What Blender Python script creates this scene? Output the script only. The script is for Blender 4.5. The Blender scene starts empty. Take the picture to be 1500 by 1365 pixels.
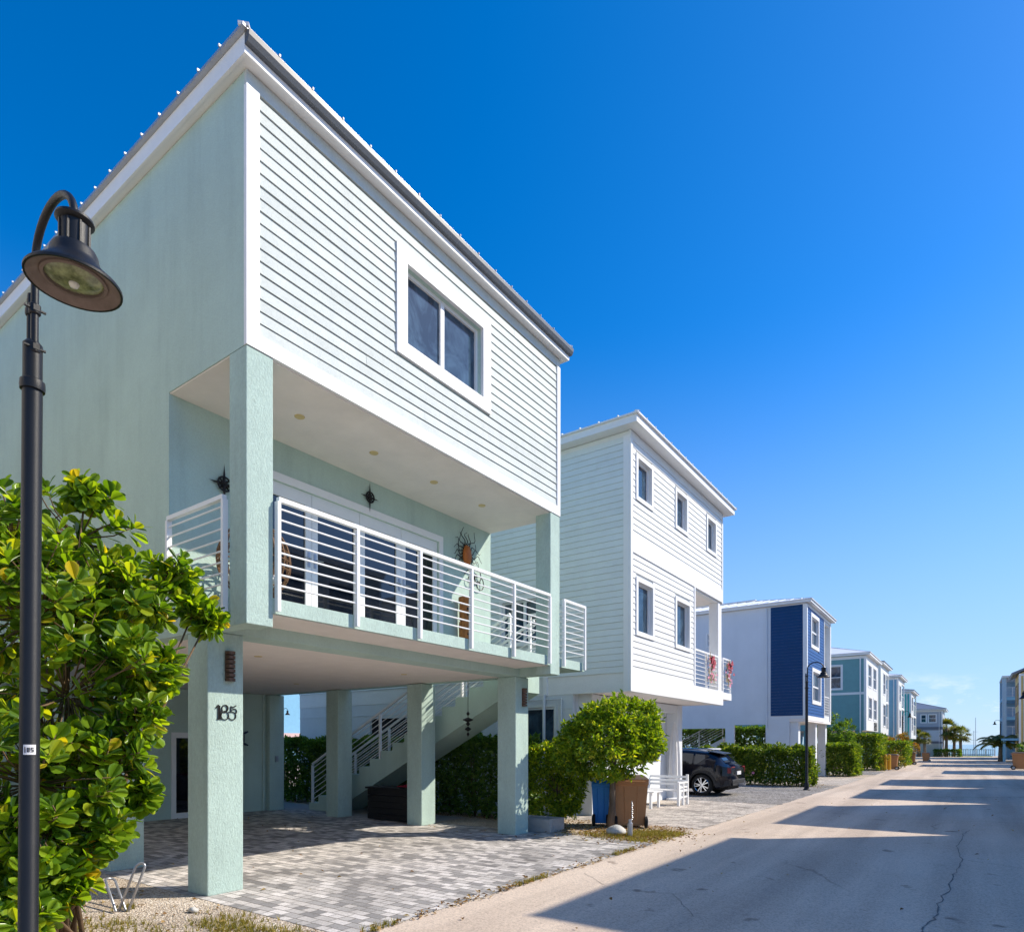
SKY = (.7,.3,5,.12,1.32,.5005)   # air, dust, ozone, strength, saturation, hue
SUN = 2.75; EXPO = 1.16; CLOUD = 4.6; HZ = (1.75,2.4,3.3)
import bpy, bmesh, math, random
from mathutils import Vector, Matrix
S = bpy.context.scene
COL = S.collection
PI = math.pi
rad = math.radians
R = random.Random(11)

# ------------------------------------------------------------------ mesh helpers
class MB:
    def __init__(self): self.v = []; self.f = []
    def quad(self, *p):
        n = len(self.v); self.v += [tuple(q) for q in p]; self.f.append(tuple(range(n, n + len(p))))
    def hexa(self, p):
        n = len(self.v); self.v += [tuple(q) for q in p]
        for a in ((0,3,2,1),(4,5,6,7),(0,1,5,4),(1,2,6,5),(2,3,7,6),(3,0,4,7)): self.f.append(tuple(n+i for i in a))
        return self
    def box(self, x0,x1,y0,y1,z0,z1):
        return self.hexa([(x0,y0,z0),(x1,y0,z0),(x1,y1,z0),(x0,y1,z0),(x0,y0,z1),(x1,y0,z1),(x1,y1,z1),(x0,y1,z1)])
    def pbox(self, P,u0,u1,o0,o1,z0,z1):
        return self.hexa([P(u0,o0,z0),P(u1,o0,z0),P(u1,o1,z0),P(u0,o1,z0),P(u0,o0,z1),P(u1,o0,z1),P(u1,o1,z1),P(u0,o1,z1)])
    def prism(self, poly, fn, a, b):
        """poly in 2D, fn(p, q, t) -> 3D, extruded t from a to b"""
        n = len(self.v); k = len(poly)
        self.v += [fn(p[0],p[1],a) for p in poly] + [fn(p[0],p[1],b) for p in poly]
        self.f.append(tuple(range(n+k-1, n-1, -1))); self.f.append(tuple(range(n+k, n+2*k)))
        for i in range(k):
            j = (i+1) % k; self.f.append((n+i, n+j, n+k+j, n+k+i))
        return self
    def bar(self, a, b, w, h, up=(0,0,1)):
        a = Vector(a); b = Vector(b); d = (b-a).normalized(); up = Vector(up)
        if abs(d.dot(up)) > .98: up = Vector((1,0,0))
        s = d.cross(up).normalized(); t = s.cross(d).normalized(); s = s*w/2; t = t*h/2
        return self.hexa([a-s-t, a+s-t, a+s+t, a-s+t, b-s-t, b+s-t, b+s+t, b-s+t])
    def tube(self, pts, r, n=8, cap=True):
        pts = [Vector(p) for p in pts]; m = len(pts)
        rs = r if isinstance(r, (list, tuple)) else [r]*m
        base = len(self.v); ds = []
        for i in range(m):
            d = pts[min(i+1,m-1)] - pts[max(i-1,0)]; ds.append(d.normalized() if d.length > 1e-9 else Vector((0,0,1)))
        ref = min((Vector((1,0,0)),Vector((0,1,0)),Vector((0,0,1))), key=lambda q: max(abs(d.dot(q)) for d in ds))
        for i, p in enumerate(pts):
            d = ds[i]; s = d.cross(ref)
            if s.length < 1e-4: s = d.cross(Vector((.3,1,.2)))
            s.normalize(); t = s.cross(d).normalized()
            for k in range(n):
                a = 2*PI*k/n; self.v.append(tuple(p + (s*math.cos(a) + t*math.sin(a))*rs[i]))
        for i in range(m-1):
            for k in range(n):
                k2 = (k+1) % n
                self.f.append((base+i*n+k, base+i*n+k2, base+(i+1)*n+k2, base+(i+1)*n+k))
        if cap:
            self.f.append(tuple(range(base+n-1, base-1, -1))); self.f.append(tuple(base+(m-1)*n+k for k in range(n)))
        return self
    def lathe(self, prof, c=(0,0,0), n=24, M=None, cap=True):
        base = len(self.v); m = len(prof); c = Vector(c)
        for r, z in prof:
            for k in range(n):
                a = 2*PI*k/n; q = Vector((r*math.cos(a), r*math.sin(a), z))
                if M is not None: q = M @ q
                self.v.append(tuple(c+q))
        for i in range(m-1):
            for k in range(n):
                k2 = (k+1) % n
                self.f.append((base+i*n+k, base+i*n+k2, base+(i+1)*n+k2, base+(i+1)*n+k))
        if cap and prof[0][0] > 1e-5: self.f.append(tuple(range(base+n-1, base-1, -1)))
        if cap and prof[-1][0] > 1e-5: self.f.append(tuple(base+(m-1)*n+k for k in range(n)))
        return self
    def build(self, name, mat, parent=None, smooth=False, bevel=0, fix=True, mats=None):
        me = bpy.data.meshes.new(name); me.from_pydata(self.v, [], self.f); me.update()
        if fix:
            bm = bmesh.new(); bm.from_mesh(me)
            bmesh.ops.recalc_face_normals(bm, faces=bm.faces); bm.to_mesh(me); bm.free()
        me.materials.append(mat)
        if smooth: me.polygons.foreach_set('use_smooth', [True]*len(me.polygons))
        o = bpy.data.objects.new(name, me); COL.objects.link(o)
        if parent is not None: adopt(o, parent)
        if bevel:
            b = o.modifiers.new('bevel', 'BEVEL'); b.width = bevel; b.segments = 2; b.limit_method = 'ANGLE'; b.angle_limit = rad(40)
        if smooth == 'auto':
            me.polygons.foreach_set('use_smooth', [True]*len(me.polygons))
            try: me.set_sharp_from_angle(angle=rad(38))
            except Exception: pass
        return o

def world_of(o):
    M = Matrix.LocRotScale(o.location, o.rotation_euler, o.scale)
    return M if o.parent is None else world_of(o.parent) @ o.matrix_parent_inverse @ M
def adopt(o, parent):
    o.parent = parent; o.matrix_parent_inverse = world_of(parent).inverted()
def thing(name, label, cat, loc=(0,0,0), group=None, rz=0):
    o = bpy.data.objects.new(name, None); o.empty_display_size = .2; COL.objects.link(o)
    o.location = loc; o.rotation_euler = (0,0,rz); tag(o, label, cat, group); return o
def tag(o, label=None, cat=None, group=None, kind=None):
    if label: o['label'] = label
    if cat: o['category'] = cat
    if group: o['group'] = group
    if kind: o['kind'] = kind
    return o
KIDS = lambda o: [c for c in COL.objects if c.parent is o]
def dup(root, loc, rz, label, group=None, scale=None):
    m = {}
    def cp(o, par):
        c = o.copy(); COL.objects.link(c)
        if par is not None: c.parent = par
        for k in KIDS(o): cp(k, c)
        return c
    r = cp(root, None); r.location = loc; r.rotation_euler = (0,0,rz)
    if scale: r.scale = (scale,)*3
    tag(r, label, None, group); return r

def PX(X, s=1): return lambda u,o,z: (X+s*o, u, z)
def PY(Y, s=-1): return lambda u,o,z: (u, Y+s*o, z)

def wall(mb, P, u0,u1,z0,z1, holes=(), t=.15, o=0):
    us = sorted({u0,u1,*[h[0] for h in holes],*[h[1] for h in holes]}); zs = sorted({z0,z1,*[h[2] for h in holes],*[h[3] for h in holes]})
    us = [u for u in us if u0 <= u <= u1]; zs = [z for z in zs if z0 <= z <= z1]
    for i in range(len(us)-1):
        run = None
        for j in range(len(zs)-1):
            cu = (us[i]+us[i+1])/2; cz = (zs[j]+zs[j+1])/2
            solid = not any(h[0] < cu < h[1] and h[2] < cz < h[3] for h in holes)
            if solid:
                if run is None: run = [zs[j], zs[j+1]]
                else: run[1] = zs[j+1]
            if (not solid or j == len(zs)-2) and run:
                mb.pbox(P, us[i],us[i+1], o-t,o, run[0],run[1]); run = None
def lap(mb, P, u0,u1,z0,z1, dz, holes=(), proud=.034, gap=.0065):
    n = max(1, round((z1-z0)/dz)); dz = (z1-z0)/n
    for k in range(n):
        a = z0+k*dz; b = a+dz
        segs = [(u0,u1)]
        for h in holes:
            if h[2] < b-1e-4 and h[3] > a+1e-4:
                ns = []
                for s in segs:
                    if h[1] <= s[0] or h[0] >= s[1]: ns.append(s); continue
                    if h[0] > s[0]: ns.append((s[0],h[0]))
                    if h[1] < s[1]: ns.append((h[1],s[1]))
                segs = ns
        cut = []
        for s in segs:
            q = s[0]+R.uniform(1.2,3.6)
            a0 = s[0]
            while q < s[1]-.6: cut.append((a0,q-.0012)); a0 = q+.0012; q += R.uniform(2.4,3.66)
            cut.append((a0,s[1]))
        for s in cut:
            if s[1]-s[0] < .02: continue
            j = R.uniform(-.0012,.0012); c = a+gap; f = proud-.013
            p = [P(s[0],.001,c),P(s[1],.001,c),P(s[1],proud+j,c),P(s[0],proud+j,c),P(s[0],.001,b),P(s[1],.001,b),P(s[1],f+j,b),P(s[0],f+j,b)]
            mb.hexa(p)

# ------------------------------------------------------------------ materials
def lin(*c): return tuple((x/255/12.92 if x/255 <= .04045 else ((x/255+.055)/1.055)**2.4) for x in c)
MATS = {}
def mat(name, col, rough=.6, var=.06, vscale=3, bump=0, bscale=60, spec=.3, metal=0, detail=6, stretch=None, grain=0, streak=0):
    """procedural: base colour broken up by object-space noise, optional bump"""
    if name in MATS: return MATS[name]
    m = bpy.data.materials.new(name); m.use_nodes = True; nt = m.node_tree; N = nt.nodes; L = nt.links
    b = N['Principled BSDF']; b.inputs['Roughness'].default_value = rough; b.inputs['Metallic'].default_value = metal
    b.inputs['Specular IOR Level'].default_value = spec
    tc = N.new('ShaderNodeTexCoord'); src = tc.outputs['Object']
    if stretch:
        mp = N.new('ShaderNodeMapping'); mp.inputs['Scale'].default_value = stretch; L.new(src, mp.inputs['Vector']); src = mp.outputs['Vector']
    nz = N.new('ShaderNodeTexNoise'); nz.inputs['Scale'].default_value = vscale; nz.inputs['Detail'].default_value = detail; nz.inputs['Roughness'].default_value = .65
    L.new(src, nz.inputs['Vector'])
    rp = N.new('ShaderNodeValToRGB'); rp.color_ramp.elements[0].position = .3; rp.color_ramp.elements[1].position = .7
    rp.color_ramp.elements[0].color = (*[max(0,c*(1-var)) for c in col], 1); rp.color_ramp.elements[1].color = (*[min(1,c*(1+var)) for c in col], 1)
    L.new(nz.outputs['Fac'], rp.inputs['Fac']); out = rp.outputs['Color']
    if grain:
        n3 = N.new('ShaderNodeTexNoise'); n3.inputs['Scale'].default_value = 45; n3.inputs['Detail'].default_value = 6; n3.inputs['Roughness'].default_value = .8; L.new(src, n3.inputs['Vector'])
        r3 = N.new('ShaderNodeValToRGB'); r3.color_ramp.elements[0].position = .35; r3.color_ramp.elements[1].position = .65
        r3.color_ramp.elements[0].color = (1-grain,)*3+(1,); r3.color_ramp.elements[1].color = (1+grain*.6,)*3+(1,)
        L.new(n3.outputs['Fac'], r3.inputs['Fac']); x = N.new('ShaderNodeMixRGB'); x.blend_type = 'MULTIPLY'; x.inputs[0].default_value = 1; L.new(out, x.inputs[1]); L.new(r3.outputs['Color'], x.inputs[2]); out = x.outputs[0]
        if streak:
            mp = N.new('ShaderNodeMapping'); mp.inputs['Scale'].default_value = (1.7,1.7,.16); L.new(tc.outputs['Object'], mp.inputs['Vector'])
            n5 = N.new('ShaderNodeTexNoise'); n5.inputs['Scale'].default_value = 1.6; n5.inputs['Detail'].default_value = 7; n5.inputs['Roughness'].default_value = .7; L.new(mp.outputs[0], n5.inputs['Vector'])
            r5 = N.new('ShaderNodeValToRGB'); r5.color_ramp.elements[0].position = .30; r5.color_ramp.elements[1].position = .52; r5.color_ramp.elements[0].color = (1-streak,1-streak*.95,1-streak*.9,1); r5.color_ramp.elements[1].color = (1,1,1,1)
            L.new(n5.outputs['Fac'], r5.inputs['Fac']); x = N.new('ShaderNodeMixRGB'); x.blend_type = 'MULTIPLY'; x.inputs[0].default_value = 1; L.new(out, x.inputs[1]); L.new(r5.outputs['Color'], x.inputs[2]); out = x.outputs[0]
        g = N.new('ShaderNodeNewGeometry'); r4 = N.new('ShaderNodeValToRGB'); r4.color_ramp.elements[0].color = (1-grain*.5,)*3+(1,); r4.color_ramp.elements[1].color = (1+grain*.3,)*3+(1,)
        L.new(g.outputs['Random Per Island'], r4.inputs['Fac']); x = N.new('ShaderNodeMixRGB'); x.blend_type = 'MULTIPLY'; x.inputs[0].default_value = 1; L.new(out, x.inputs[1]); L.new(r4.outputs['Color'], x.inputs[2]); out = x.outputs[0]
    L.new(out, b.inputs['Base Color'])
    if bump:
        n2 = N.new('ShaderNodeTexNoise'); n2.inputs['Scale'].default_value = bscale; n2.inputs['Detail'].default_value = 8; n2.inputs['Roughness'].default_value = .75; n2.inputs['Distortion'].default_value = .6
        L.new(src, n2.inputs['Vector'])
        bp = N.new('ShaderNodeBump'); bp.inputs['Strength'].default_value = bump; bp.inputs['Distance'].default_value = .02
        L.new(n2.outputs['Fac'], bp.inputs['Height']); L.new(bp.outputs['Normal'], b.inputs['Normal'])
    MATS[name] = m; return m
def leafmat(name, cols, trans=.35, rough=.35, spec=.35):
    m = bpy.data.materials.new(name); m.use_nodes = True; nt = m.node_tree; N = nt.nodes; L = nt.links
    b = N['Principled BSDF']; b.inputs['Roughness'].default_value = rough; b.inputs['Specular IOR Level'].default_value = spec
    g = N.new('ShaderNodeNewGeometry'); rp = N.new('ShaderNodeValToRGB')
    els = rp.color_ramp.elements
    while len(els) < len(cols): els.new(.5)
    for i, (p, c) in enumerate(cols): els[i].position = p; els[i].color = (*c, 1)
    L.new(g.outputs['Random Per Island'], rp.inputs['Fac']); L.new(rp.outputs['Color'], b.inputs['Base Color'])
    tr = N.new('ShaderNodeBsdfTranslucent'); mx = N.new('ShaderNodeMixRGB'); mx.blend_type = 'MULTIPLY'; mx.inputs[0].default_value = 1
    mx.inputs[2].default_value = (2.3,2.1,.4,1); L.new(rp.outputs['Color'], mx.inputs[1]); L.new(mx.outputs[0], tr.inputs['Color'])
    ms = N.new('ShaderNodeMixShader'); ms.inputs[0].default_value = trans
    L.new(b.outputs[0], ms.inputs[1]); L.new(tr.outputs[0], ms.inputs[2]); L.new(ms.outputs[0], N['Material Output'].inputs['Surface'])
    MATS[name] = m; return m
def glassmat(name, a, b_, rough=.03, spec=.6):
    m = mat(name, a, rough, .0, 1.5, spec=spec)
    rp = [n for n in m.node_tree.nodes if n.type == 'VALTORGB'][0]
    rp.color_ramp.elements[0].color = (*a,1); rp.color_ramp.elements[1].color = (*b_,1)
    nz = [n for n in m.node_tree.nodes if n.type == 'TEX_NOISE'][0]; nz.inputs['Scale'].default_value = 1.4; nz.inputs['Distortion'].default_value = 2.2; rp.color_ramp.elements[0].position = .42; rp.color_ramp.elements[1].position = .78
    return m

M = MATS
MINT = (.475,.61,.545)
mat('mint_stucco', MINT, .85, .06, 1.1, .55, 60, grain=.07, streak=.10)
mat('mint_column_stucco', MINT, .85, .08, 2.6, .75, 46, detail=8, stretch=(1,1,.55), grain=.12, streak=.12)
mat('pale_mint_siding', (.535,.58,.56), .6, .06, 3, .3, 120, grain=.10, streak=.06)
mat('white_trim', (.80,.80,.79), .5, .02, 6)
mat('white_metal', (.80,.80,.80), .35, .02, 6)
mat('beige_soffit', (.80,.725,.67), .85, .05, 2.5, .2, 60)
mat('white_soffit', (.78,.735,.70), .85, .04, 2.5)
mat('roof_metal', (.42,.43,.45), .35, .05, 2, metal=.5)
mat('white_roof_metal', (.78,.78,.78), .4, .03, 2)
mat('dark_roof_metal', (.16,.17,.2), .4, .1, 2)
mat('white_siding', (.74,.75,.74), .55, .04, 3, grain=.06)
mat('white_stucco', (.70,.73,.76), .8, .04, 1.2, .3, 50, grain=.05, streak=.035)
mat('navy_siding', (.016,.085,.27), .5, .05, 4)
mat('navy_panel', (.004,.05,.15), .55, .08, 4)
mat('teal_siding', (.16,.34,.35), .6, .06, 4)
mat('pale_grey_wall', (.62,.66,.68), .7, .04, 3)
mat('pale_blue_wall', (.20,.42,.58), .7, .05, 3)
mat('sea_green_wall', (.08,.45,.42), .7, .05, 3)
mat('grey_wall', (.40,.43,.48), .7, .05, 3)
mat('yellow_wall', (.62,.45,.17), .75, .08, 2)
mat('blue_grey_wall', (.33,.47,.58), .7, .05, 2)
mat('brown_shutter', (.22,.10,.05), .6, .1, 5)
glassmat('window_glass', (.012,.030,.055), (.08,.145,.215))  # wispy reflections and faint curtains painted into the pane colour
glassmat('door_glass', (.004,.005,.008), (.012,.016,.026), spec=.8)
mat('dark_interior', (.02,.02,.022), .8, .3, 2)
mat('black_metal', (.008,.0085,.010), .42, .15, 8, .12, 180, spec=.35)
mat('dark_iron', (.012,.011,.012), .5, .2, 9)
mat('copper', (.13,.075,.05), .4, .2, 12, metal=.4)
mat('orange_copper', (.42,.12,.02), .45, .25, 14)
mat('carved_wood', (.40,.15,.04), .6, .4, 8, .4, 30, stretch=(3,3,1))
mat('rattan', (.15,.08,.04), .7, .3, 20)
mat('bark', (.16,.12,.09), .9, .35, 9, .8, 30, stretch=(1,1,.3))
mat('twig', (.14,.09,.05), .85, .3, 20)
mat('gutter_grey', (.10,.11,.125), .4, .05, 4)
mat('tar', (.16,.145,.13), .9, .3, 20)
mat('cream_stucco', (.78,.72,.61), .8, .04, 1.2, .3, 50, grain=.05)
mat('concrete', (.40,.38,.36), .9, .12, 5, .5, 50)
mat('rock_white', (.55,.53,.49), .9, .15, 8, .8, 15)
mat('galvanised', (.42,.43,.46), .35, .15, 12, metal=.7)
mat('blue_plastic', (.02,.21,.60), .45, .05, 5)
mat('brown_plastic', (.42,.205,.09), .55, .08, 5, .15, 200)
mat('brown_lid', (.14,.10,.08), .5, .1, 5)
mat('rubber', (.018,.018,.018), .8, .15, 20)
mat('car_paint', (.004,.005,.012), .12, .05, 3, spec=.45)
mat('car_cladding', (.03,.03,.032), .6, .1, 8)
mat('chrome', (.62,.62,.64), .18, .03, 6, metal=1)
mat('tail_light_red', (.20,.006,.01), .2, .1, 8, spec=.7)
mat('plate_white', (.7,.7,.7), .5, .02, 8)
glassmat('car_glass', (.008,.010,.013), (.02,.024,.03), .04, .8)
mat('canvas_white', (.74,.73,.72), .9, .04, 6, .3, 80)
mat('yellow_paint', (.62,.34,.03), .55, .12, 6)
mat('black_planter', (.014,.012,.012), .6, .3, 8)
mat('red_cloth', (.35,.02,.04), .9, .2, 10)
mat('lamp_inner', (.15,.115,.10), .6, .25, 9, .2, 60)
mat('lamp_lens', (.17,.19,.10), .2, .95, 13, spec=.7)
mat('bulb_glass', (.55,.55,.48), .15, .1, 9, spec=.7)
mat('ink', (.01,.01,.01), .6, 0, 5)
mat('ship_wheel_blue', (.02,.04,.10), .5, .1, 6)
mat('pink_flower', (.6,.2,.3), .7, .2, 20)
mat('crimson_bow', (.35,.02,.05), .7, .3, 20)
mat('palm_trunk', (.20,.16,.12), .9, .3, 10, .8, 20)

def ground_mats():
    def base(name):
        m = bpy.data.materials.new(name); m.use_nodes = True; MATS[name] = m
        nt = m.node_tree; return m, nt.nodes, nt.links, nt.nodes['Principled BSDF']
    def noise(N, L, tc, sc, det=6, rough=.6):
        n = N.new('ShaderNodeTexNoise'); n.inputs['Scale'].default_value = sc; n.inputs['Detail'].default_value = det; n.inputs['Roughness'].default_value = rough
        L.new(tc.outputs['Object'], n.inputs['Vector']); return n
    def ramp(N, L, src, stops):
        r = N.new('ShaderNodeValToRGB'); e = r.color_ramp.elements
        while len(e) < len(stops): e.new(.5)
        for i, (p, c) in enumerate(stops): e[i].position = p; e[i].color = (*c, 1) if len(c) == 3 else c
        L.new(src, r.inputs['Fac']); return r
    def mix(N, L, a, b, fac, mode='MIX', f=None):
        x = N.new('ShaderNodeMixRGB'); x.blend_type = mode
        if f is not None: x.inputs[0].default_value = f
        else: L.new(fac, x.inputs[0])
        L.new(a, x.inputs[1])
        if isinstance(b, tuple): x.inputs[2].default_value = (*b, 1)
        else: L.new(b, x.inputs[2])
        return x
    # pavers
    for nm, stops in (('pavers',[(0,(.25,.24,.235)),(.25,(.36,.345,.335)),(.5,(.51,.48,.455)),(.8,(.61,.575,.55)),(1,(.69,.655,.63))]),('warm_pavers',[(0,(.33,.295,.26)),(.25,(.43,.385,.345)),(.5,(.52,.465,.41)),(.8,(.58,.52,.46)),(1,(.64,.58,.52))])):
        m, N, L, B = base(nm); B.inputs['Roughness'].default_value = .85; B.inputs['Specular IOR Level'].default_value = .25
        tc = N.new('ShaderNodeTexCoord'); wob = noise(N, L, tc, 7, 2)
        add = N.new('ShaderNodeMixRGB'); add.blend_type = 'ADD'; add.inputs[0].default_value = .012; L.new(tc.outputs['Object'], add.inputs[1]); L.new(wob.outputs['Color'], add.inputs[2])
        bk = N.new('ShaderNodeTexBrick'); bk.inputs['Scale'].default_value = 1; bk.inputs['Brick Width'].default_value = .215; bk.inputs['Row Height'].default_value = .108
        bk.inputs['Mortar Size'].default_value = .006; bk.inputs['Mortar Smooth'].default_value = .3; bk.inputs['Bias'].default_value = -.05
        bk.offset = .5; bk.squash = .62; bk.squash_frequency = 3
        bk.inputs['Color1'].default_value = (0,0,0,1); bk.inputs['Color2'].default_value = (1,1,1,1); bk.inputs['Mortar'].default_value = (.5,.5,.5,1)
        L.new(add.outputs[0], bk.inputs['Vector'])
        cr = ramp(N, L, bk.outputs['Color'], stops)
        d1 = noise(N, L, tc, 1.1, 5); dr = ramp(N, L, d1.outputs['Fac'], [(.3,(.62,.61,.60)),(.5,(.98,.97,.95)),(.68,(1.1,1.08,1.06))])
        d2 = noise(N, L, tc, 60, 5); d2r = ramp(N, L, d2.outputs['Fac'], [(.3,(.75,.75,.75)),(.7,(1.2,1.2,1.2))])
        x = mix(N, L, cr.outputs[0], dr.outputs[0], None, 'MULTIPLY', 1); x = mix(N, L, x.outputs[0], d2r.outputs[0], None, 'MULTIPLY', 1)
        x = mix(N, L, x.outputs[0], (.17,.15,.13), bk.outputs['Fac']); L.new(x.outputs[0], B.inputs['Base Color'])
        sub = N.new('ShaderNodeMath'); sub.operation = 'MULTIPLY_ADD'; sub.inputs[1].default_value = -1; L.new(bk.outputs['Fac'], sub.inputs[0])
        sc = N.new('ShaderNodeMath'); sc.operation = 'MULTIPLY'; sc.inputs[1].default_value = .3; L.new(d2.outputs['Fac'], sc.inputs[0]); L.new(sc.outputs[0], sub.inputs[2])
        bp = N.new('ShaderNodeBump'); bp.inputs['Strength'].default_value = .7; bp.inputs['Distance'].default_value = .005; L.new(sub.outputs[0], bp.inputs['Height']); L.new(bp.outputs[0], B.inputs['Normal'])
    # road
    m, N, L, B = base('road_surface'); B.inputs['Roughness'].default_value = .9; B.inputs['Specular IOR Level'].default_value = .2
    tc = N.new('ShaderNodeTexCoord'); a = noise(N, L, tc, .35, 6); ar = ramp(N, L, a.outputs['Fac'], [(.34,(.54,.435,.345)),(.7,(.62,.515,.42))])
    f = noise(N, L, tc, 48, 8, .85); fr = ramp(N, L, f.outputs['Fac'], [(.36,(.52,.52,.53)),(.5,(1,1,1)),(.66,(1.28,1.26,1.22))])
    x = mix(N, L, ar.outputs[0], fr.outputs[0], None, 'MULTIPLY', 1)
    mp = N.new('ShaderNodeMapping'); mp.inputs['Scale'].default_value = (1.2,.06,1); L.new(tc.outputs['Object'], mp.inputs[0])
    st = N.new('ShaderNodeTexNoise'); st.inputs['Scale'].default_value = 1.3; st.inputs['Detail'].default_value = 5; L.new(mp.outputs[0], st.inputs['Vector'])
    sr = ramp(N, L, st.outputs['Fac'], [(.36,(.74,.735,.735)),(.6,(1.03,1.03,1.03))]); x = mix(N, L, x.outputs[0], sr.outputs[0], None, 'MULTIPLY', 1)
    blot = noise(N, L, tc, 2.2, 4, .5); br = ramp(N, L, blot.outputs['Fac'], [(.66,(1,1,1)),(.72,(.50,.48,.47))]); x = mix(N, L, x.outputs[0], br.outputs[0], None, 'MULTIPLY', 1)
    vor = N.new('ShaderNodeTexVoronoi'); vor.feature = 'DISTANCE_TO_EDGE'; vor.inputs['Scale'].default_value = .13
    wv = N.new('ShaderNodeMixRGB'); wv.blend_type = 'ADD'; wv.inputs[0].default_value = .5; L.new(tc.outputs['Object'], wv.inputs[1]); wn = noise(N, L, tc, 1.5, 6); L.new(wn.outputs['Color'], wv.inputs[2]); L.new(wv.outputs[0], vor.inputs['Vector'])
    vr = ramp(N, L, vor.outputs['Distance'], [(.0,(.38,.37,.36)),(.0022,(1,1,1))]); cm = noise(N, L, tc, .16, 2); cmr = ramp(N, L, cm.outputs['Fac'], [(.46,(0,0,0)),(.54,(.9,.9,.9))]); x = mix(N, L, x.outputs[0], vr.outputs[0], cmr.outputs[0], 'MULTIPLY')
    L.new(x.outputs[0], B.inputs['Base Color'])
    bp = N.new('ShaderNodeBump'); bp.inputs['Strength'].default_value = .5; bp.inputs['Distance'].default_value = .006; L.new(f.outputs['Fac'], bp.inputs['Height']); L.new(bp.outputs[0], B.inputs['Normal'])
    # sand and gravel
    for nm, c0, c1, c2, sc in (('sand', (.34,.26,.185), (.58,.485,.38), (.74,.66,.56), 55), ('grey_gravel', (.12,.112,.105), (.26,.245,.232), (.44,.42,.40), 26)):
        m, N, L, B = base(nm); B.inputs['Roughness'].default_value = .95; B.inputs['Specular IOR Level'].default_value = .15
        tc = N.new('ShaderNodeTexCoord'); v = N.new('ShaderNodeTexVoronoi'); v.inputs['Scale'].default_value = sc; v.inputs['Randomness'].default_value = 1; L.new(tc.outputs['Object'], v.inputs['Vector'])
        sp = N.new('ShaderNodeSeparateColor'); L.new(v.outputs['Color'], sp.inputs[0])
        cr = ramp(N, L, sp.outputs[0], [(0,c0),(.5,c1),(1,c2)]); n = noise(N, L, tc, 1.3, 6); nr = ramp(N, L, n.outputs['Fac'], [(.3,(.72,.70,.68)),(.7,(1.12,1.12,1.12))])
        x = mix(N, L, cr.outputs[0], nr.outputs[0], None, 'MULTIPLY', 1); L.new(x.outputs[0], B.inputs['Base Color'])
        bp = N.new('ShaderNodeBump'); bp.inputs['Strength'].default_value = 1; bp.inputs['Distance'].default_value = .015; bp.invert = True; L.new(v.outputs['Distance'], bp.inputs['Height']); L.new(bp.outputs[0], B.inputs['Normal'])
    # water, lawn
    m, N, L, B = base('sea_water'); B.inputs['Base Color'].default_value = (.03,.16,.24,1); B.inputs['Roughness'].default_value = .12
    tc = N.new('ShaderNodeTexCoord'); n = noise(N, L, tc, .6, 4); bp = N.new('ShaderNodeBump'); bp.inputs['Strength'].default_value = .4; bp.inputs['Distance'].default_value = .3; L.new(n.outputs['Fac'], bp.inputs['Height']); L.new(bp.outputs[0], B.inputs['Normal'])
ground_mats()
mat('lawn', (.16,.20,.04), .9, .4, 3, 1, 40)
leafmat('clusia_leaf', [(0,(.04,.105,.012)),(.4,(.13,.24,.018)),(.78,(.25,.38,.026)),(.96,(.40,.44,.03)),(1,(.55,.38,.02))], .48, .28, .5)
leafmat('tree_leaf', [(0,(.05,.105,.012)),(.5,(.14,.235,.02)),(.85,(.26,.35,.028)),(1,(.42,.42,.05))], .48, .34)
leafmat('hedge_leaf', [(0,(.045,.09,.014)),(.5,(.09,.16,.022)),(.85,(.16,.23,.03)),(1,(.28,.30,.06))], .40, .38)
leafmat('dark_leaf', [(0,(.04,.095,.016)),(.6,(.085,.17,.03)),(1,(.17,.26,.05))], .35, .36)
leafmat('orange_leaf', [(0,(.10,.12,.02)),(.5,(.20,.16,.03)),(1,(.45,.18,.03))], .3, .5)
leafmat('palm_leaf', [(0,(.06,.10,.02)),(.6,(.12,.15,.03)),(1,(.28,.22,.06))], .3, .45)
leafmat('dry_leaf', [(0,(.12,.06,.025)),(.5,(.25,.14,.05)),(1,(.42,.30,.12))], .15, .7, .2)
leafmat('grass_blade', [(0,(.10,.11,.02)),(.5,(.20,.18,.035)),(1,(.36,.28,.08))], .3, .6, .2)
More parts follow.
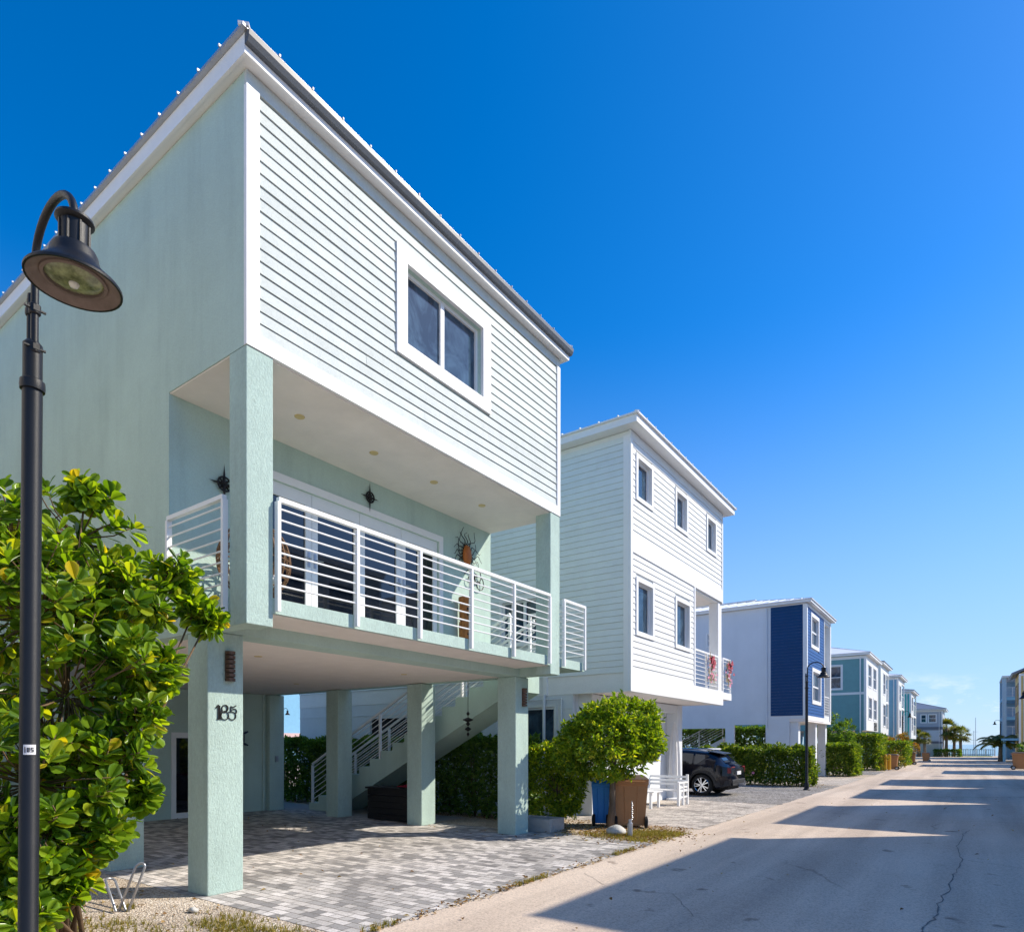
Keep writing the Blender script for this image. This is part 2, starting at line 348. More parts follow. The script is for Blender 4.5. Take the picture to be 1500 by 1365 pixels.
# ------------------------------------------------------------------ building pieces
def window(par, P, u0,u1,z0,z1, tw=.1, trim='white_trim', frame='white_metal', glass='window_glass', split=None, depth=.1, name='window', proud=.028):
    """cased window: casing (part) > frame, pane (sub-parts); u0..z1 is the OUTER edge of the casing"""
    m = MB(); m.pbox(P,u0,u0+tw,0,proud,z0,z1); m.pbox(P,u1-tw,u1,0,proud,z0,z1)
    m.pbox(P,u0+tw,u1-tw,0,proud,z0,z0+tw); m.pbox(P,u0+tw,u1-tw,0,proud,z1-tw,z1)
    w = m.build(name, M[trim], par)
    a,b,c,d = u0+tw,u1-tw,z0+tw,z1-tw; fw = min(.045,(b-a)*.12)
    m = MB(); o0,o1 = -depth-.03,-depth+.03
    m.pbox(P,a,a+fw,o0,o1,c,d); m.pbox(P,b-fw,b,o0,o1,c,d); m.pbox(P,a+fw,b-fw,o0,o1,c,c+fw); m.pbox(P,a+fw,b-fw,o0,o1,d-fw,d)
    if split == 'v': u=(a+b)/2; m.pbox(P,u-fw*.8,u+fw*.8,o0,o1+.004,c+fw,d-fw)
    if split == 'h': z=(c+d)/2; m.pbox(P,a+fw,b-fw,o0,o1+.004,z-fw*.6,z+fw*.6)
    if split == 'grid':
        z=(c+d)/2; m.pbox(P,a+fw,b-fw,o0,o1+.004,z-fw*.8,z+fw*.8); u=(a+b)/2; m.pbox(P,u-.012,u+.012,o0+.01,o1-.01,c+fw,d-fw)
    m.build('frame', M[frame], w)
    m = MB(); m.pbox(P,a+fw*.5,b-fw*.5,-depth-.012,-depth,c+fw*.5,d-fw*.5); m.build('pane', M[glass], w)
    return w
def inner(u0,u1,z0,z1,tw=.1): return (u0+tw,u1-tw,z0+tw,z1-tw)

def railing(par, a, b, z0, z1, posts, nb=8, rod=.011, drop=.0, matn='white_metal', slope=False, ends=0.0):
    """railing (part) > post (sub-parts). a, b: (x,y) ends; z0,z1 at a; posts: fractions along. slope: extra z at b"""
    a = Vector((*a,0)); b = Vector((*b,0)); d = (b-a).normalized(); dz = slope or 0
    m = MB()
    def pt(t, z): q = a.lerp(b,t); return (q.x,q.y,z+dz*t)
    e = ends/(b-a).length
    m.bar(pt(-e*.5,z1-.022), pt(1+e*.5,z1-.022), .05,.045)
    for k in range(nb):
        z = z1 - (k+1)*(z1-z0)/(nb+.25)
        m.tube([pt(-e,z),pt(1+e,z)], rod, 6)
    r = m.build('railing', M[matn], par)
    n = d.cross(Vector((0,0,1)))
    for t in posts:
        m = MB(); m.bar(pt(t,z0-drop), pt(t,z1-.046), .022,.055, up=n) if False else None
        q = Vector(pt(t,0)); s = n*.028; w = d*.02
        zb = z0-drop+dz*t; zt = z1-.046+dz*t
        p = [q-s-w, q+s-w, q+s+w, q-s+w]
        m.hexa([(*v.xy, zb) for v in p]+[(*v.xy, zt) for v in p])
        m.build('post', M[matn], r)
    return r

def hip_roof(par, x0,x1,y0,y1,z, pitch, mroof='roof_metal', mfascia='white_trim', fh=.19, over=.05, gap=.42, soffit='white_trim', seam=True, msoff=None):
    """roof (part) > fascia, seam set, ridge cap. (x0..y1) is the fascia face, z its underside"""
    w = (y1-y0)/2; yc = (y0+y1)/2; zt = z+fh; X0,X1,Y0,Y1 = x0-over,x1+over,y0-over,y1+over; W = w+over; h = W*pitch
    m = MB(); v = [(X0,Y0,zt),(X1,Y0,zt),(X1,Y1,zt),(X0,Y1,zt)]; r = [(X0+W,yc,zt+h),(X1-W,yc,zt+h)]
    up = lambda q: (q[0],q[1],q[2]+.03)
    vv = [up(q) for q in v]; rr = [up(q) for q in r]
    m.quad(vv[0],vv[1],rr[1],rr[0]); m.quad(vv[1],vv[2],rr[1]); m.quad(vv[2],vv[3],rr[0],rr[1]); m.quad(vv[3],vv[0],rr[0])
    for i in range(4): m.quad(v[i],v[(i+1)%4],vv[(i+1)%4],vv[i])
    m.quad(*v)
    roof = m.build('roof', M[mroof], par)
    m = MB(); t = .03
    m.box(x0,x1,y0,y0+t,z,zt-.003); m.box(x0,x1,y1-t,y1,z,zt-.003); m.box(x0,x0+t,y0+t,y1-t,z,zt-.003); m.box(x1-t,x1,y0+t,y1-t,z,zt-.003)
    m.box(x0+t,x1-t,y0+t,y1-t,z+.012,z+.03)
    m.build('fascia', M[mfascia], roof)
    if seam:
        m = MB()
        def s(p,q): m.bar((p[0],p[1],p[2]+.04),(q[0],q[1],q[2]+.04),.018,.022)
        n = int((X1-X0)/gap)
        for i in range(1,n):
            x = X1-i*gap; L = min(W, X1-x, x-X0)
            if L < .15: continue
            for (ye,sg) in ((Y0,1),(Y1,-1)): s((x,ye-sg*.012,zt),(x,ye+sg*L,zt+L*pitch))
        n = int((Y1-Y0)/gap)
        for i in range(1,n):
            y = Y0+i*gap; L = min(W, y-Y0, Y1-y)
            if L < .15: continue
            for (xe,sg) in ((X0,1),(X1,-1)): s((xe-sg*.012,y,zt),(xe+sg*L,y,zt+L*pitch))
        m.build('standing_seam', M[mroof], roof)
    m = MB()
    for i,(e,k) in enumerate(((v[0],r[0]),(v[1],r[1]),(v[2],r[1]),(v[3],r[0]))):
        a = Vector(e); b = Vector(k); d = (b-a).normalized(); a = a + d*.02
        m.bar(a+Vector((0,0,.03)), b+Vector((0,0,.045)), .10,.03)
    m.bar((r[0][0],yc,r[0][2]+.08),(r[1][0],yc,r[1][2]+.08),.18,.05)
    m.build('ridge_cap', M['white_roof_metal'] if mroof != 'dark_roof_metal' else M[mroof], roof)
    return roof
def column(par, x0,x1,y0,y1,z0,z1, mt, bevel=.012, name='column'):
    m = MB(); m.box(x0,x1,y0,y1,z0,z1); return m.build(name, M[mt], par, bevel=bevel)

# ------------------------------------------------------------------ HOUSE 1: mint stilt house, number 185
XF, YA, YB, XB = -5.83, 3.66, 9.6, -17.0
ZC, ZD, ZS, ZE = 2.80, 3.10, 5.55, 8.26      # carport ceiling, deck, soffit of top storey, eave
XR = -7.34                                   # back wall of the balcony
H1 = thing('stilt_house', 'pale mint stilt house numbered 185 with white railed balcony, nearest on the left', 'house', (XF-5,6.6,0))
def H(poly_rects, fn, name, mt, bevel=0):
    pass
# gable-less side walls with the balcony opening cut out
for nm, y0, y1, P in (('side_wall', YA, YA+.2, None), ('side_wall', YB-.2, YB, None)):
    m = MB(); m.box(XB,XR,y0,y1,ZC,ZE); m.box(XR,XF-.036,y0,y1,ZS,ZE); m.box(XR,-6.13,y0,y1,ZC,ZD)
    m.build(nm, M['mint_stucco'], H1)
m = MB(); m.box(XB,XB+.2,YA+.2,YB-.2,ZC,ZE); m.build('rear_wall', M['mint_stucco'], H1)
for y0 in (YA, YB-.3): column(H1, XF-.3,XF,y0,y0+.3,ZC-.003,ZS-.004,'mint_column_stucco',.008,'balcony_column')
# top storey street front
Pf = PX(XF-.036)
WIN = (5.70,7.615,6.49,7.86)
m = MB(); wall(m,Pf,YA+.2,YB-.2,ZS+.02,ZE,[inner(*WIN,.18)],.16); m.build('front_wall', M['mint_stucco'], H1)
m = MB(); lap(m,PX(XF-.036),YA+.14,YB-.09,ZS+.155,8.10,.1245,[(WIN[0]+.02,WIN[1]-.02,WIN[2]+.02,WIN[3]-.02)]); m.build('lap_siding', M['pale_mint_siding'], H1)
m = MB(); m.box(XF-.036,XF+.012,YA-.004,YA+.14,ZS,8.12); m.build('corner_trim', M['white_trim'], H1)
m = MB(); m.box(XF-.036,XF+.012,YB-.09,YB+.004,ZS,8.12); m.build('corner_trim', M['white_trim'], H1)
m = MB(); m.box(XF-.036,XF+.012,YA+.14,YB-.09,ZS,ZS+.155); m.build('base_trim', M['white_trim'], H1)
m = MB(); m.box(XF-.036,XF+.004,YA,YB,8.12,ZE); m.build('frieze_board', M['pale_mint_siding'], H1)
window(H1, PX(XF-.034), *WIN, .18, split='v', depth=.09, proud=.052)
hip_roof(H1, XB-.15, XF+.13, YA-.1, YB+.1, ZE, .22, over=.05, gap=.4)
m = MB(); m.prism([(XF+.13,ZE+.075),(XF+.18,ZE+.08),(XF+.205,ZE+.13),(XF+.21,ZE+.182),(XF+.13,ZE+.182)],lambda p,q,t:(p,t,q),YA-.1,YB+.12); m.build('gutter', M['gutter_grey'], H1)
# balcony: soffit, back wall with french doors, slab
m = MB(); m.box(XR+.001,XF-.03,YA+.012,YB-.012,ZS-.014,ZS-.002); m.build('balcony_soffit', M['beige_soffit'], H1)
for y in (4.83,6.013,7.208,8.371):
    m = MB(); m.lathe([(.055,-.004),(.06,.0),(.06,.012)],(-6.58,y,ZS-.02),20); m.build('recessed_light', M['yellow_paint'] if False else mat('warm_lamp_glow',(.60,.47,.22),.5,.05,8), H1)  # warm light of the lamp put into a plain yellow colour
DU = (4.76,8.16); DZ = (3.12,5.02)
Pb = PX(XR)
m = MB(); wall(m,Pb,YA+.2,YB-.2,ZD,ZS,[(DU[0],DU[1],DZ[0]-.02,DZ[1])],.2); m.build('balcony_wall', M['mint_stucco'], H1)
m = MB(); m.pbox(Pb,DU[0]-.09,DU[0],0,.022,DZ[0],DZ[1]+.1); m.pbox(Pb,DU[1],DU[1]+.09,0,.022,DZ[0],DZ[1]+.1); m.pbox(Pb,DU[0],DU[1],0,.022,DZ[1],DZ[1]+.1)
dframe = m.build('door_casing', M['white_trim'], H1)
n = 4; wd = (DU[1]-DU[0])/n
for k in range(n):
    a = DU[0]+k*wd; b = a+wd; s = .1
    m = MB(); o0,o1 = -.09,-.035
    m.pbox(Pb,a+.004,a+s,o0,o1,DZ[0],DZ[1]); m.pbox(Pb,b-s,b-.004,o0,o1,DZ[0],DZ[1]); m.pbox(Pb,a+s,b-s,o0,o1,DZ[0],DZ[0]+.1); m.pbox(Pb,a+s,b-s,o0,o1,DZ[1]-.17,DZ[1])
    d = m.build('french_door', M['white_metal'], H1)
    m = MB(); m.pbox(Pb,a+s-.01,b-s+.01,-.07,-.058,DZ[0]+.09,DZ[1]-.16); m.build('pane', M['door_glass'], d)
    m = MB(); hy = b-s*.5 if k%2==0 else a+s*.5
    m.pbox(Pb,hy-.02,hy+.02,-.034,-.024,4.02,4.22); m.tube([Pb(hy,-.03,4.12),Pb(hy,.02,4.12),Pb(hy+(-.1 if k%2==0 else .1),.025,4.12)],.009,6); m.build('handle', M['galvanised'], d)
m = MB(); m.box(XR,XF-.3,YA+.2,YB-.3,2.945,ZD); m.box(XF-.3,XF-.006,YA+.3,YB-.3,2.945,ZD); m.box(XR,XF-.3,YB-.3,YB-.2,2.945,ZD); m.box(-7.1,XF-.006,YB,10.48,2.945,ZD); m.build('balcony_slab', M['mint_column_stucco'], H1)
m = MB(); m.box(-6.54,XF-.05,YA+.31,YB-.31,2.936,2.9445); m.build('slab_soffit', M['beige_soffit'], H1)
m = MB(); m.box(-6.9,-6.54,YA+.2,YB-.2,ZC,2.94); m.box(-7.1,XF-.3,YB,9.78,ZC+.03,2.94); m.build('edge_beam', M['mint_stucco'], H1)
m = MB(); m.box(XB+.2,-6.9,YA+.2,YB-.2,ZC+.012,ZC+.12); m.build('carport_ceiling', M['beige_soffit'], H1)
for x,y in ((-8.0,5.2),(-8.0,8.0),(-11,5.2),(-11,8.0)):
    m = MB(); m.lathe([(.05,-.004),(.055,0),(.055,.012)],(x,y,ZC+.008),16); m.build('recessed_light', M['warm_lamp_glow'], H1)
# railings
Y0r,Y1r = 3.988,9.212
railing(H1,(-5.79,Y0r),(-5.79,Y1r),3.2,4.13,[i/5 for i in range(6)],drop=.24)
railing(H1,(XR+.05,YA-.03),(-6.17,YA-.03),3.2,4.13,[0.0,1],drop=.3)
railing(H1,(-5.79,9.675),(-5.79,10.405),3.2,4.13,[0,1],nb=8,drop=.24,ends=.05)
railing(H1,(-5.83,10.42),(-7.0,10.42),3.2,4.13,[.5,1],nb=8,drop=.2,ends=.04)
# stilts
for i,x in enumerate((-6.54,-8.80,-11.3,-13.8)):
    c = column(H1, x-.4,x,YA,YA+.41,0,ZC-.003,'mint_column_stucco')
    if i == 0: colA = c
    c = column(H1, x-.4,x,9.28,9.68,0,ZC-.003,'mint_column_stucco')
    if i == 0: colB = c
# slatted copper wall lights on the two front stilts
for (y, par) in ((3.90,colA),(9.52,colB)):
    m = MB(); P = PX(-6.54)
    m.pbox(P,y-.045,y+.045,0,.02,2.28,2.60)
    w = m.build('wall_light', M['copper'], par)
    for k in range(7):
        m = MB(); z = 2.28+k*.048
        n0=len(m.v); m.prism([(.055*math.cos(t),.055*math.sin(t)) for t in [ -PI/2+PI*j/10 for j in range(11)]], lambda p,q,t: (-6.52+p, y+q, t), z, z+.034)
        if k == 0: sl = m
        else:
            off=len(sl.v); sl.v += m.v; sl.f += [tuple(i+off for i in f) for f in m.f]
    sl.build('light_slats', M['copper'], par)
# house number, thick and thin pen strokes with curls
def stroke(mb, P, pts, ws, t=.02):
    pts = [Vector((p[0],p[1])) for p in pts]
    L = []; Rr = []
    for i,p in enumerate(pts):
        d = (pts[min(i+1,len(pts)-1)]-pts[max(i-1,0)]).normalized(); n = Vector((-d.y,d.x))
        w = ws[i] if isinstance(ws,(list,tuple)) else ws
        L.append(p+n*w/2); Rr.append(p-n*w/2)
    for i in range(len(pts)-1):
        q = [L[i],L[i+1],Rr[i+1],Rr[i]]
        mb.hexa([P(a.x,.002,a.y) for a in q]+[P(a.x,t,a.y) for a in q])
def arc(cx,cy,rx,ry,a0,a1,n=14): return [(cx+rx*math.cos(rad(a0+(a1-a0)*i/n)), cy+ry*math.sin(rad(a0+(a1-a0)*i/n))) for i in range(n+1)]
def penw(pts, lo=.007, hi=.024, ang=-40):
    out = []
    for i in range(len(pts)):
        a = pts[max(i-1,0)]; b = pts[min(i+1,len(pts)-1)]
        t = math.atan2(b[1]-a[1], b[0]-a[0]); out.append(lo+(hi-lo)*abs(math.sin(t-rad(ang))))
    return out
def digit(mb,P,d,u,z):
    s = []
    if d == '1': s = [[(.03,.0),(.03,.165)],[(.048,.004),(.048,.16)],[(.0,.128),(.014,.15),(.032,.168)],[(.012,.004),(.03,-.004),(.05,.006),(.064,.0)]]
    if d == '8': s = [arc(.055,.125,.036,.042,0,360,20), arc(.058,.045,.05,.05,0,360,22), arc(.035,.05,.042,.06,110,250), arc(.07,.135,.03,.035,-100,100)]
    if d == '5': s = [[(.03,.16),(.028,.09)],[(.03,.155),(.06,.148),(.1,.17)],arc(.045,.045,.05,.048,105,-150,20),arc(.075,.10,.03,.03,-60,150),[(.0,.09),(.03,.092)]]
    for pl in s: stroke(mb,P,[(u+a*.86,z+b*.9) for a,b in pl],penw(pl,.003,.011),.012)
m = MB(); P = PX(-6.54)
for d,u in (('1',3.75),('8',3.80),('5',3.895)): digit(m,P,d,u,1.87)
m.build('house_number', M['ink'], H1)
# concrete stair on the far side
m = MB(); n = 17; xs0,xs1 = -13.25,-7.1; dx = (xs1-xs0)/n; dz = ZD/n
poly = [(xs0,0)]
for k in range(n): poly += [(xs0+k*dx,(k+1)*dz),(xs0+(k+1)*dx,(k+1)*dz)]
poly += [(xs1,2.62),(-12.35,0)]
m.prism(poly, lambda p,q,t: (p,t,q), 10.0,10.9)
st = m.build('staircase', M['mint_stucco'], H1)
for y in (10.03,10.87):
    railing(st,(xs0+.1,y),(xs1-.1,y),.22,1.14,[0,.2,.4,.6,.8,1] if y<10.1 else [.1,.3,.5,.7,.9],nb=7,drop=.2,slope=(xs1-xs0-.2)*.5)
# ground floor store at the back
m = MB(); Pg = PX(-13.95); wall(m,Pg,YA+.41,9.28,0,ZC,[(7.0,8.0,0,1.86)],.15); m.build('store_wall', M['mint_stucco'], H1)
for y in (YA,9.5): m = MB(); m.box(XB+.2,-14.3,y,y+.15,0,ZC); m.build('store_wall', M['mint_stucco'], H1)
m = MB()
for a,b,c,d in ((7.0,7.1,0,1.86),(7.9,8.0,0,1.86),(7.1,7.9,1.74,1.86),(7.1,7.9,0,.12)): m.pbox(Pg,a,b,-.08,.02,c,d)
dr = m.build('store_door', M['white_trim'], H1)
m = MB(); m.pbox(Pg,7.1,7.9,-.06,-.045,.12,1.74); m.build('pane', M['door_glass'], dr)
m = MB(); m.lathe([(.02,.12),(.05,.1),(.16,0),(.165,-.01),(.03,.02)],(-13.6,7.62,2.12),18); m.tube([(-13.95,7.62,2.28),(-13.7,7.62,2.32),(-13.6,7.62,2.24)],.018,8); m.build('wall_light', M['dark_iron'], H1)
m = MB(); m.pbox(PX(-13.8),9.42,9.5,0,.03,1.18,1.32); m.build('power_outlet', M['galvanised'], H1)
m = MB(); m.tube([(-13.93,9.2,0),(-13.93,9.2,ZC)],.03,8); m.build('downpipe', M['mint_stucco'], H1)

# things hung on or standing at house 1
def compass_star(label, y, z, r):
    t = thing('wall_star', label, 'wall ornament', (XR,y,z))
    m = MB(); X = XR+.03
    for k in range(8):
        a = PI/2+k*PI/4; L = r if k%2==0 else r*.55; w = r*.13
        if k in (0,4): L *= 1.25
        tip = (X,y+L*math.cos(a),z+L*math.sin(a)); n = (-math.sin(a),math.cos(a))
        b1 = (X,y+n[0]*w,z+n[1]*w); b2 = (X,y-n[0]*w,z-n[1]*w)
        m.quad(b1,tip,(X+.03,y,z)); m.quad(b2,(X+.03,y,z),tip); m.quad(b1,b2,tip)
    m.build('star_points', M['dark_iron'], t)
    m = MB(); pts = [(X+.008,y+r*.42*math.cos(q),z+r*.42*math.sin(q)) for q in [2*PI*i/20 for i in range(21)]]; m.tube(pts,.012,6); m.build('ring', M['dark_iron'], t)
    m = MB(); m.bar((XR,y,z),(X+.02,y,z),.05,.05); m.build('wall_bracket', M['dark_iron'], t)
compass_star('black iron compass star on the wall above the french doors', 6.60, 5.28, .18)
compass_star('black iron compass star half hidden behind the near balcony column', 4.30, 4.72, .2)
t = thing('sunburst_ornament', 'orange oval wall ornament ringed with curling black metal rays', 'wall ornament', (XR,8.83,4.95))
m = MB(); m.lathe([(.001,-.19),(.06,-.17),(.10,-.09),(.115,0),(.10,.09),(.06,.17),(.001,.19)],(XR+.07,8.83,4.93),20,Matrix.Scale(.45,3,(1,0,0))); m.build('oval_face', M['orange_copper'], t, smooth=True)
for k in range(15):
    a = rad(-35+250*k/14); L = R.uniform(.26,.42); pts = []
    for i in range(9):
        s = i/8; rr = .12+L*s; w = .045*math.sin(s*9+k)*(.4+s)
        pts.append((XR+.05, 8.83+rr*math.cos(a)*.85-w*math.sin(a), 4.95+rr*math.sin(a)*.95+w*math.cos(a)))
    m = MB(); m.tube(pts,[.011-.007*i/8 for i in range(9)],5); m.build('ray', M['dark_iron'], t)
m = MB()
for k,(cy,cz) in enumerate(((9.12,4.62),(8.95,4.55),(9.2,4.5))):
    pts = [(XR+.05, cy+(.02+.012*i)*math.cos(i*.7), cz+(.02+.012*i)*math.sin(i*.7)) for i in range(14)]; m.tube(pts,.009,5)
m.bar((XR,8.83,4.75),(XR+.06,8.83,4.75),.03,.03); m.build('scrolls', M['dark_iron'], t)
t = thing('carved_totem', 'tall orange carved wooden totem against the balcony wall', 'carving', (XR+.16,8.66,ZD))
m = MB()
for a,b,w in ((0,.3,.1),(.3,.34,.085),(.34,.62,.105),(.62,.66,.085),(.66,.98,.1),(.98,1.05,.115)): m.lathe([(w,a),(w*1.03,(a+b)/2),(w,b)],(XR+.16,8.66,ZD),14)
m.build('carved_post', M['carved_wood'], t)
m = MB()
for z in (.2,.5,.84):
    for s in (-1,1): m.lathe([(.001,-.01),(.026,0),(.001,.012)],(XR+.255,8.66+s*.038,ZD+z),8,Matrix.Rotation(PI/2,3,'Y'))
    m.box(XR+.24,XR+.275,8.61,8.71,ZD+z-.11,ZD+z-.085)
m.build('carved_face', M['ink'], t)
t = thing('rattan_chair', 'round rattan basket chair behind the near balcony column', 'chair', (-6.78,4.36,ZD))
m = MB(); c = Vector((-6.78,4.36,ZD+.62))
for k in range(9):
    a = PI*k/9; pts = []
    for i in range(15):
        f = rad(-80+160*i/14) if False else rad(-90+180*i/14)
        pts.append(c+Vector((.40*math.cos(f)*math.cos(a),.40*math.cos(f)*math.sin(a),.44*math.sin(f))))
    m.tube(pts,.012,5); m.tube([2*c-p+Vector((0,0,2*(p.z-c.z))) for p in pts],.012,5)
for z in (-.3,-.2,-.1,0,.1,.2,.3):
    r = .40*math.sqrt(1-(z/.44)**2); m.tube([c+Vector((r*math.cos(q),r*math.sin(q),z)) for q in [2*PI*i/20 for i in range(21)]],.009,5)
m.build('basket', M['rattan'], t)
m = MB(); m.lathe([(.001,-.05),(.28,-.04),(.3,0),(.26,.05),(.001,.07)],c+Vector((0,0,-.22)),20); m.build('cushion', M['canvas_white'], t, smooth=True)
m = MB(); m.lathe([(.27,0),(.28,.03),(.2,.2),(.17,.2),(.24,.03)],(c.x,c.y,ZD),18); m.build('base', M['rattan'], t)
t = thing('wind_chime', 'dark metal wind chime hanging below the deck beside the stairs', 'wind chime', (-8.0,9.74,2.83))
m = MB(); m.tube([(-8.0,9.74,2.94),(-8.0,9.74,1.75)],.006,5); m.build('cord', M['dark_iron'], t)
m = MB()
for z,r in ((2.2,.03),(2.08,.1),(2.0,.04),(1.9,.06),(1.8,.025)): m.lathe([(.001,-.05),(r,-.01),(r,.01),(.001,.05)],(-8.0,9.74,z),8)
m.build('ornaments', M['dark_iron'], t)
t = thing('ship_wheel', 'dark blue ship wheel on the store wall behind the numbered stilt', 'wall ornament', (-13.95,8.35,1.72))
m = MB(); X = -13.9; q0 = (8.38,1.74)
m.tube([(X,q0[0]+.27*math.cos(a),q0[1]+.27*math.sin(a)) for a in [2*PI*i/24 for i in range(25)]],.035,8); m.build('rim', M['ship_wheel_blue'], t)
for k in range(8):
    a = PI/8+k*PI/4; m = MB(); m.tube([(X,q0[0]+.05*math.cos(a),q0[1]+.05*math.sin(a)),(X,q0[0]+.30*math.cos(a),q0[1]+.30*math.sin(a)),(X,q0[0]+.34*math.cos(a),q0[1]+.34*math.sin(a)),(X,q0[0]+.42*math.cos(a),q0[1]+.42*math.sin(a))],[.016,.016,.028,.018],6); m.build('spoke', M['ship_wheel_blue'], t)
m = MB(); m.lathe([(.001,-.05),(.08,-.04),(.08,.03),(.001,.05)],(X,*q0),14,Matrix.Rotation(PI/2,3,'Y')); m.build('hub', M['ship_wheel_blue'], t)
t = thing('planter_box', 'dark wooden storage planter between the far stilts under the stairs', 'planter box', (-9.9,9.62,0))
m = MB()
for k in range(5): m.box(-10.55,-9.22,9.46,9.48,.02+k*.128,.02+k*.128+.12); m.box(-10.55,-9.22,9.90,9.92,.02+k*.128,.02+k*.128+.12); m.box(-10.55,-10.53,9.48,9.90,.02+k*.128,.02+k*.128+.12); m.box(-9.24,-9.22,9.48,9.90,.02+k*.128,.02+k*.128+.12)
m.box(-10.53,-9.24,9.48,9.90,.03,.5); m.build('boards', M['black_planter'], t)
m = MB(); m.box(-10.6,-9.17,9.43,9.95,.66,.70); m.build('lid', M['black_planter'], t)
t = thing('folded_cloth', 'crumpled dark red cloth lying on the dark planter box', 'cloth', (-9.5,9.65,.7)); 
m = MB(); g = [[(-9.72+.05*i,9.52+.05*j,.702+.05*abs(math.sin(i*1.7+j))*math.sin(PI*i/9)*math.sin(PI*j/6)+.02) for j in range(7)] for i in range(10)]
for i in range(9):
    for j in range(6): m.quad(g[i][j],g[i+1][j],g[i+1][j+1],g[i][j+1])
ob = m.build('cloth_fold', M['red_cloth'], t, smooth=True); sm = ob.modifiers.new('thick','SOLIDIFY'); sm.thickness = .018; sm.offset = -1
# ------------------------------------------------------------------ HOUSE 2: white lap-sided stilt house
def shell(par, x0,x1,y0,y1,z0,z1, mt, t=.15, floor=True, front=1, fh=(), sh=(), name='wall', recess=None):
    """four walls with window holes in the street front (fh) and in the side that faces -Y (sh)"""
    Pf = PX(x1) if front > 0 else PX(x0,-1); Ps = PY(y0)
    m = MB(); wall(m,Pf,y0+t,y1-t,z0,z1,fh,t); m.build('front_wall', M[mt], par)
    m = MB(); wall(m,Ps,x0,x1,z0,z1,sh,t); m.build('side_wall', M[mt], par)
    m = MB(); m.box(x0,x1,y1-t,y1,z0,z1); b = (x0,x0+t) if front > 0 else (x1-t,x1); m.box(b[0],b[1],y0+t,y1-t,z0,z1)
    if floor: m.box(x0+t,x1-t,y0+t,y1-t,z0+.03,z0+.15)
    m.build('rear_wall', M[mt], par)
XF2 = -5.83; A2, B2 = 12.45, 18.6
H2 = thing('stilt_house', 'white lap-sided stilt house with a railed corner balcony, second from the near left', 'house', (-11,15.5,0))
FW = [(12.72,13.62,6.82,7.82),(14.95,15.80,6.82,7.82),(17.2,18.03,6.82,7.82)]
LW = [(12.72,13.68,3.93,5.18),(14.95,15.98,3.93,5.18)]
REC = (16.34,B2,3.1,5.62); tw = .09
m = MB(); wall(m,PX(XF2-.036),A2+.15,B2,2.72,8.2,[inner(*w,tw) for w in FW+LW]+[REC],.15); m.build('front_wall', M['white_siding'], H2)
m = MB(); wall(m,PY(A2+.034),-17.0,XF2-.036,2.72,8.2,[inner(-9.25,-7.85,3.9,5.05,.07)],.15); m.build('side_wall', M['white_siding'], H2)
m = MB(); wall(m,PY(A2+.044),-17.0,-7.25,0,2.74,[inner(-13.9,-12.1,-.2,2.38,.06),inner(-9.4,-7.65,1.0,2.52,.07)],.15); m.build('ground_wall', M['pale_grey_wall'], H2)
m = MB(); m.box(-17,-7.34,B2-.15,B2,2.72,8.2); m.box(-7.34,XF2-.17,B2-.15,B2,5.62,8.2); m.box(-17,-16.85,A2+.15,B2-.15,0,8.2); m.box(-7.4,-7.25,A2+.18,B2,0,2.74); m.build('rear_wall', M['white_stucco'], H2)
m = MB(); m.box(-7.5,-7.34,16.2,B2-.15,3.1,5.62); m.box(-7.34,XF2-.17,16.2,16.34,3.1,5.62); m.build('balcony_wall', M['white_siding'], H2)
m = MB(); m.box(-7.34,XF2-.17,16.34,B2-.15,5.63,5.75); m.build('balcony_soffit', M['white_soffit'], H2)
m = MB(); m.box(-16.8,XF2-.17,A2+.15,B2-.02,2.74,3.09); m.build('floor_slab', M['white_soffit'], H2)
m = MB(); lap(m,PX(XF2-.036),A2+.1,B2-.08,6.0,8.02,.135,[(w[0]+.02,w[1]-.02,w[2]+.02,w[3]-.02) for w in FW])
lap(m,PX(XF2-.036),A2+.1,16.26,3.12,5.66,.135,[(w[0]+.02,w[1]-.02,w[2]+.02,w[3]-.02) for w in LW]); m.build('lap_siding', M['white_siding'], H2)
m = MB(); lap(m,PY(A2+.034),-7.9,XF2-.16,3.12,8.1,.135,gap=.004,proud=.024); lap(m,PY(A2+.034),-17,-8.0,3.12,8.1,.135,gap=.004,proud=.024,holes=[(-9.23,-7.87,3.92,5.03)]); m.build('side_siding', mat('side_siding_white',(.70,.75,.74),.6,.04,3,grain=.06), H2)
m = MB(); m.box(XF2-.036,XF2+.01,A2,A2+.1,2.72,8.02); m.box(XF2-.16,XF2-.036,A2-.008,A2+.034,2.72,8.1); m.box(-8.0,-7.9,A2-.008,A2+.034,2.72,8.1); m.box(XF2-.036,XF2+.01,B2-.08,B2,5.62,8.02)
m.box(XF2-.036,XF2+.012,A2+.1,B2-.08,5.66,6.0); m.box(XF2-.036,XF2+.012,A2+.1,B2,2.72,3.12); m.box(XF2-.036,XF2+.01,16.26,16.34,3.12,5.66); m.build('trim_board', M['white_trim'], H2)
m = MB(); m.box(XF2-.036,XF2+.006,A2,B2,8.02,8.2); m.build('frieze_board', M['white_siding'], H2)
for w in FW: window(H2,PX(XF2-.034),*w,tw,depth=.07,proud=.052)
for w in LW: window(H2,PX(XF2-.034),*w,tw,depth=.07,proud=.052)
window(H2,PY(A2+.034),-9.25,-7.85,3.9,5.05,.07,split='v',depth=.05,proud=.05)
window(H2,PY(A2+.044),-9.4,-7.65,1.0,2.52,.07,depth=.06,trim='pale_grey_wall')
